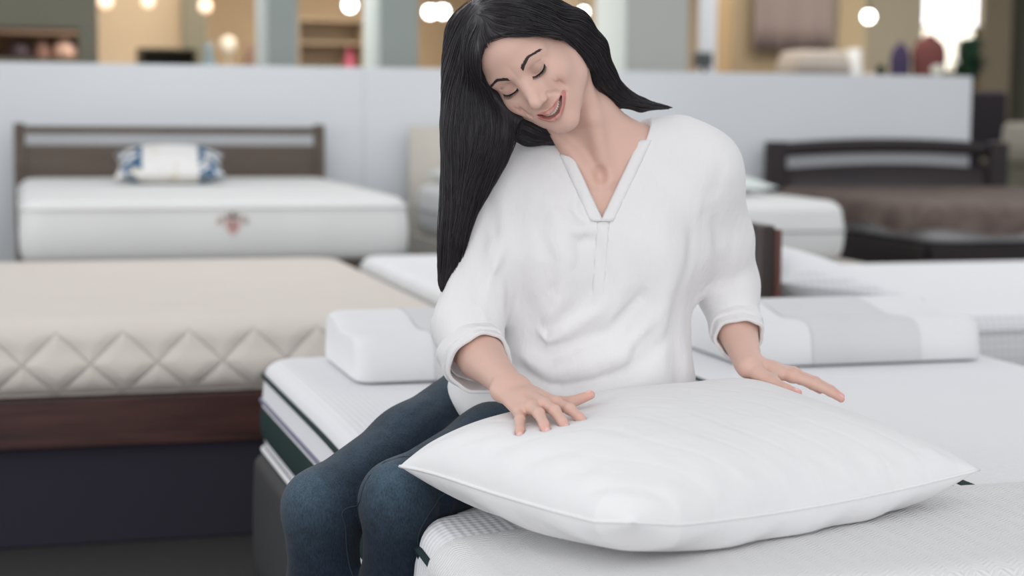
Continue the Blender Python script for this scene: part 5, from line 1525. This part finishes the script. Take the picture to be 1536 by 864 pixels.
lb = lathe('globe_vase', [(0.03, 0), (0.065, 0.04), (0.078, 0.085), (0.065, 0.13), (0.03, 0.155)], mat('cream_globe', (0.72, 0.70, 0.60), 0.5, 0.3))
lb.location = W3(5.52, 9.67, 1.476); lb['label'] = 'round cream vase on top of the partition near its right end'; lb['category'] = 'vase'
lb.scale = (0.6, 0.6, 0.45)
struct(grid_box('window_1', 9.42, 10.20, 17.05, 17.10, 2.19, 3.3, WIN_W))
struct(grid_box('trim_4', 9.38, 10.23, 17.02, 17.12, 2.165, 2.19, mat('window_trim', (0.5, 0.48, 0.42), 0.6, 0.2)))
t = gthing('light_box', 'glowing cream light box under the bright window', 'light box', 9.80, 17.0)
box('diffuser', (0, -0.03, 1.93), (0.60, 0.04, 0.44), WIN_WARM, t, 0.01)
box('housing', (0, 0.03, 1.93), (0.64, 0.06, 0.48), CREAM_M, t, 0.01)
for sx in (-1, 1): box('post', (sx * 0.25, 0.03, 0.845), (0.05, 0.05, 1.688), CREAM_M, t, 0.004)
# clutter beyond the right end of the partition
t = gthing('armchair', 'dark upholstered chair just beyond the right end of the partition', 'chair', 7.30, 12.0)
CH = mat('dark_mauve_upholstery', (0.035, 0.028, 0.036), 0.7, 0.2)
bx = box('seat', (0, -0.05, 0.42), (0.60, 0.60, 0.16), CH, t, 0.04, 3, True)
box('backrest', (0, 0.24, 0.93), (0.60, 0.12, 0.98), CH, t, 0.05, 4, True)
for sx in (-1, 1):
    box('armrest', (sx * 0.30, -0.05, 0.58), (0.10, 0.60, 0.18), CH, t, 0.03, 3, True)
    for sy in (-1, 1): box('leg', (sx * 0.26, sy * 0.24, 0.171), (0.05, 0.05, 0.34), ESPRESSO_M, t, 0.004)
t = gthing('display_table', 'long grey-green table of bedding samples at the right edge of the view', 'table', 7.55, 10.9)
GG = mat('grey_green_cloth', (0.19, 0.19, 0.155), 0.85, 0.1, noise=0.15, nscale=8)
box('table_top', (0, 0, 0.90), (1.50, 0.7, 0.04), GG, t, 0.006)
box('skirt', (0, 0, 0.62), (1.46, 0.66, 0.52), GG, t, 0.02)
for sx in (-1, 1):
    for sy in (-1, 1): box('leg', (sx * 0.68, sy * 0.30, 0.18), (0.05, 0.05, 0.36), ESPRESSO_M, t, 0.004)
SAMP = [((0.42, 0.41, 0.37), 'pale grey'), ((0.55, 0.46, 0.36), 'peach'), ((0.30, 0.30, 0.27), 'mid grey'), ((0.50, 0.50, 0.44), 'ivory')]
for k, (c, nm) in enumerate(SAMP):
    t = gthing('folded_blanket', f'{nm} folded blanket on the long table at the right edge of the view', 'blanket', 7.02 + k * 0.30, 10.9, 0.921, 0, 'folded blankets on the long table')
    slab('folds', 0.27, 0.45, 0.0, 0.26 + 0.06 * (k % 2), mat('blanket_' + nm.replace(' ', '_'), c, 0.9, 0.1), t, rc=0.04, r=0.04, bulge=0.008)
    piping('fold_line', 0.27, 0.45, 0.075, 0.009, 0.004, GG, t, 0.04)
# ------------------------------------------------------------------ camera and light
cam = bpy.data.cameras.new('camera'); cam.sensor_width = 36.0; cam.lens = 36.0 * 2583.0 / 1536.0
cam.clip_end = 200
cam_o = bpy.data.objects.new('camera', cam); COL.objects.link(cam_o); SC.camera = cam_o
_f = Vector((0, math.cos(math.radians(6)), -math.sin(math.radians(6))))
_r0 = Vector((1, 0, 0)); _u0 = _r0.cross(_f)
_ro = math.radians(0.5)
_r = _r0 * math.cos(_ro) + _u0 * math.sin(_ro); _u = _r.cross(_f)
cam_o.matrix_world = Matrix(((_r.x, _u.x, -_f.x, 0), (_r.y, _u.y, -_f.y, 0), (_r.z, _u.z, -_f.z, 1.26), (0, 0, 0, 1)))
cam.dof.use_dof = True; cam.dof.focus_distance = 2.82; cam.dof.aperture_fstop = 2.6
def area(name, loc, size, energy, color, target=None, sy=None):
    l = bpy.data.lights.new(name, 'AREA'); l.energy = energy; l.color = color; l.size = size
    if sy: l.shape = 'RECTANGLE'; l.size_y = sy
    o = bpy.data.objects.new(name, l); COL.objects.link(o); o.location = loc
    t = Vector(target) if target else Vector((loc[0], loc[1], 0))
    o.rotation_euler = (t - Vector(loc)).to_track_quat('-Z', 'Y').to_euler()
    return o
area('ceiling_light_panel', (0.2, 0.6, 3.3), 3.0, 22, (1.0, 0.985, 0.97), (0.2, 3.0, 0.6))
area('ceiling_light_panel', (-2.6, 3.6, 3.3), 3.0, 12, (0.97, 0.985, 1.0))
area('ceiling_light_panel', (2.4, 5.2, 3.3), 3.0, 12, (0.97, 0.985, 1.0))
area('ceiling_light_panel', (-1.0, 7.5, 3.3), 3.0, 22, (0.97, 0.985, 1.0))
area('ceiling_light_panel', (3.8, 7.6, 3.3), 3.0, 30, (0.97, 0.985, 1.0))
# added fill lights, unseen, behind the viewer and along the left, brightening upright surfaces
area('front_fill_light', (-0.5, -4.0, 1.7), 7.0, 130, (0.98, 0.99, 1.0), (0.2, 3.5, 1.0), sy=2.6)
area('side_fill_light', (-6.5, 3.5, 1.7), 6.0, 75, (0.98, 0.99, 1.0), (0.0, 4.5, 0.9), sy=2.4)
_p = lambda u, v: W3(u, v, 3.4) if 'W3' in globals() else (0, v, 3.4)
if 'W3' in globals():
    area('shop_light', _p(1.5, 13.6), 3.0, 160, (1.0, 0.93, 0.86), sy=1.5)
    area('shop_light', _p(7.5, 13.2), 4.0, 85, (1.0, 0.93, 0.86), sy=1.5)
    area('shop_light', _p(4.0, 16.5), 6.0, 220, (1.0, 0.84, 0.66), sy=2.0)
w = bpy.data.worlds.new('ambient'); SC.world = w; w.use_nodes = True
# even room light, stronger from the walls around than from overhead
_nt = w.node_tree; _bg = _nt.nodes['Background']
_tc = _nt.nodes.new('ShaderNodeTexCoord'); _sx = _nt.nodes.new('ShaderNodeSeparateXYZ'); _nt.links.new(_tc.outputs['Generated'], _sx.inputs[0])
_mr = _nt.nodes.new('ShaderNodeMapRange'); _mr.inputs[1].default_value = 0.0; _mr.inputs[2].default_value = 0.8; _mr.inputs[3].default_value = 0.92; _mr.inputs[4].default_value = 0.44
_nt.links.new(_sx.outputs[2], _mr.inputs[0]); _nt.links.new(_mr.outputs[0], _bg.inputs[1])
_bg.inputs[0].default_value = (0.95, 0.97, 1.0, 1)
SC.view_settings.view_transform = 'Standard'; SC.view_settings.look = 'None'
SC.view_settings.gamma = 1.0; SC.view_settings.exposure = 0.20; SC.view_settings.use_curve_mapping = False
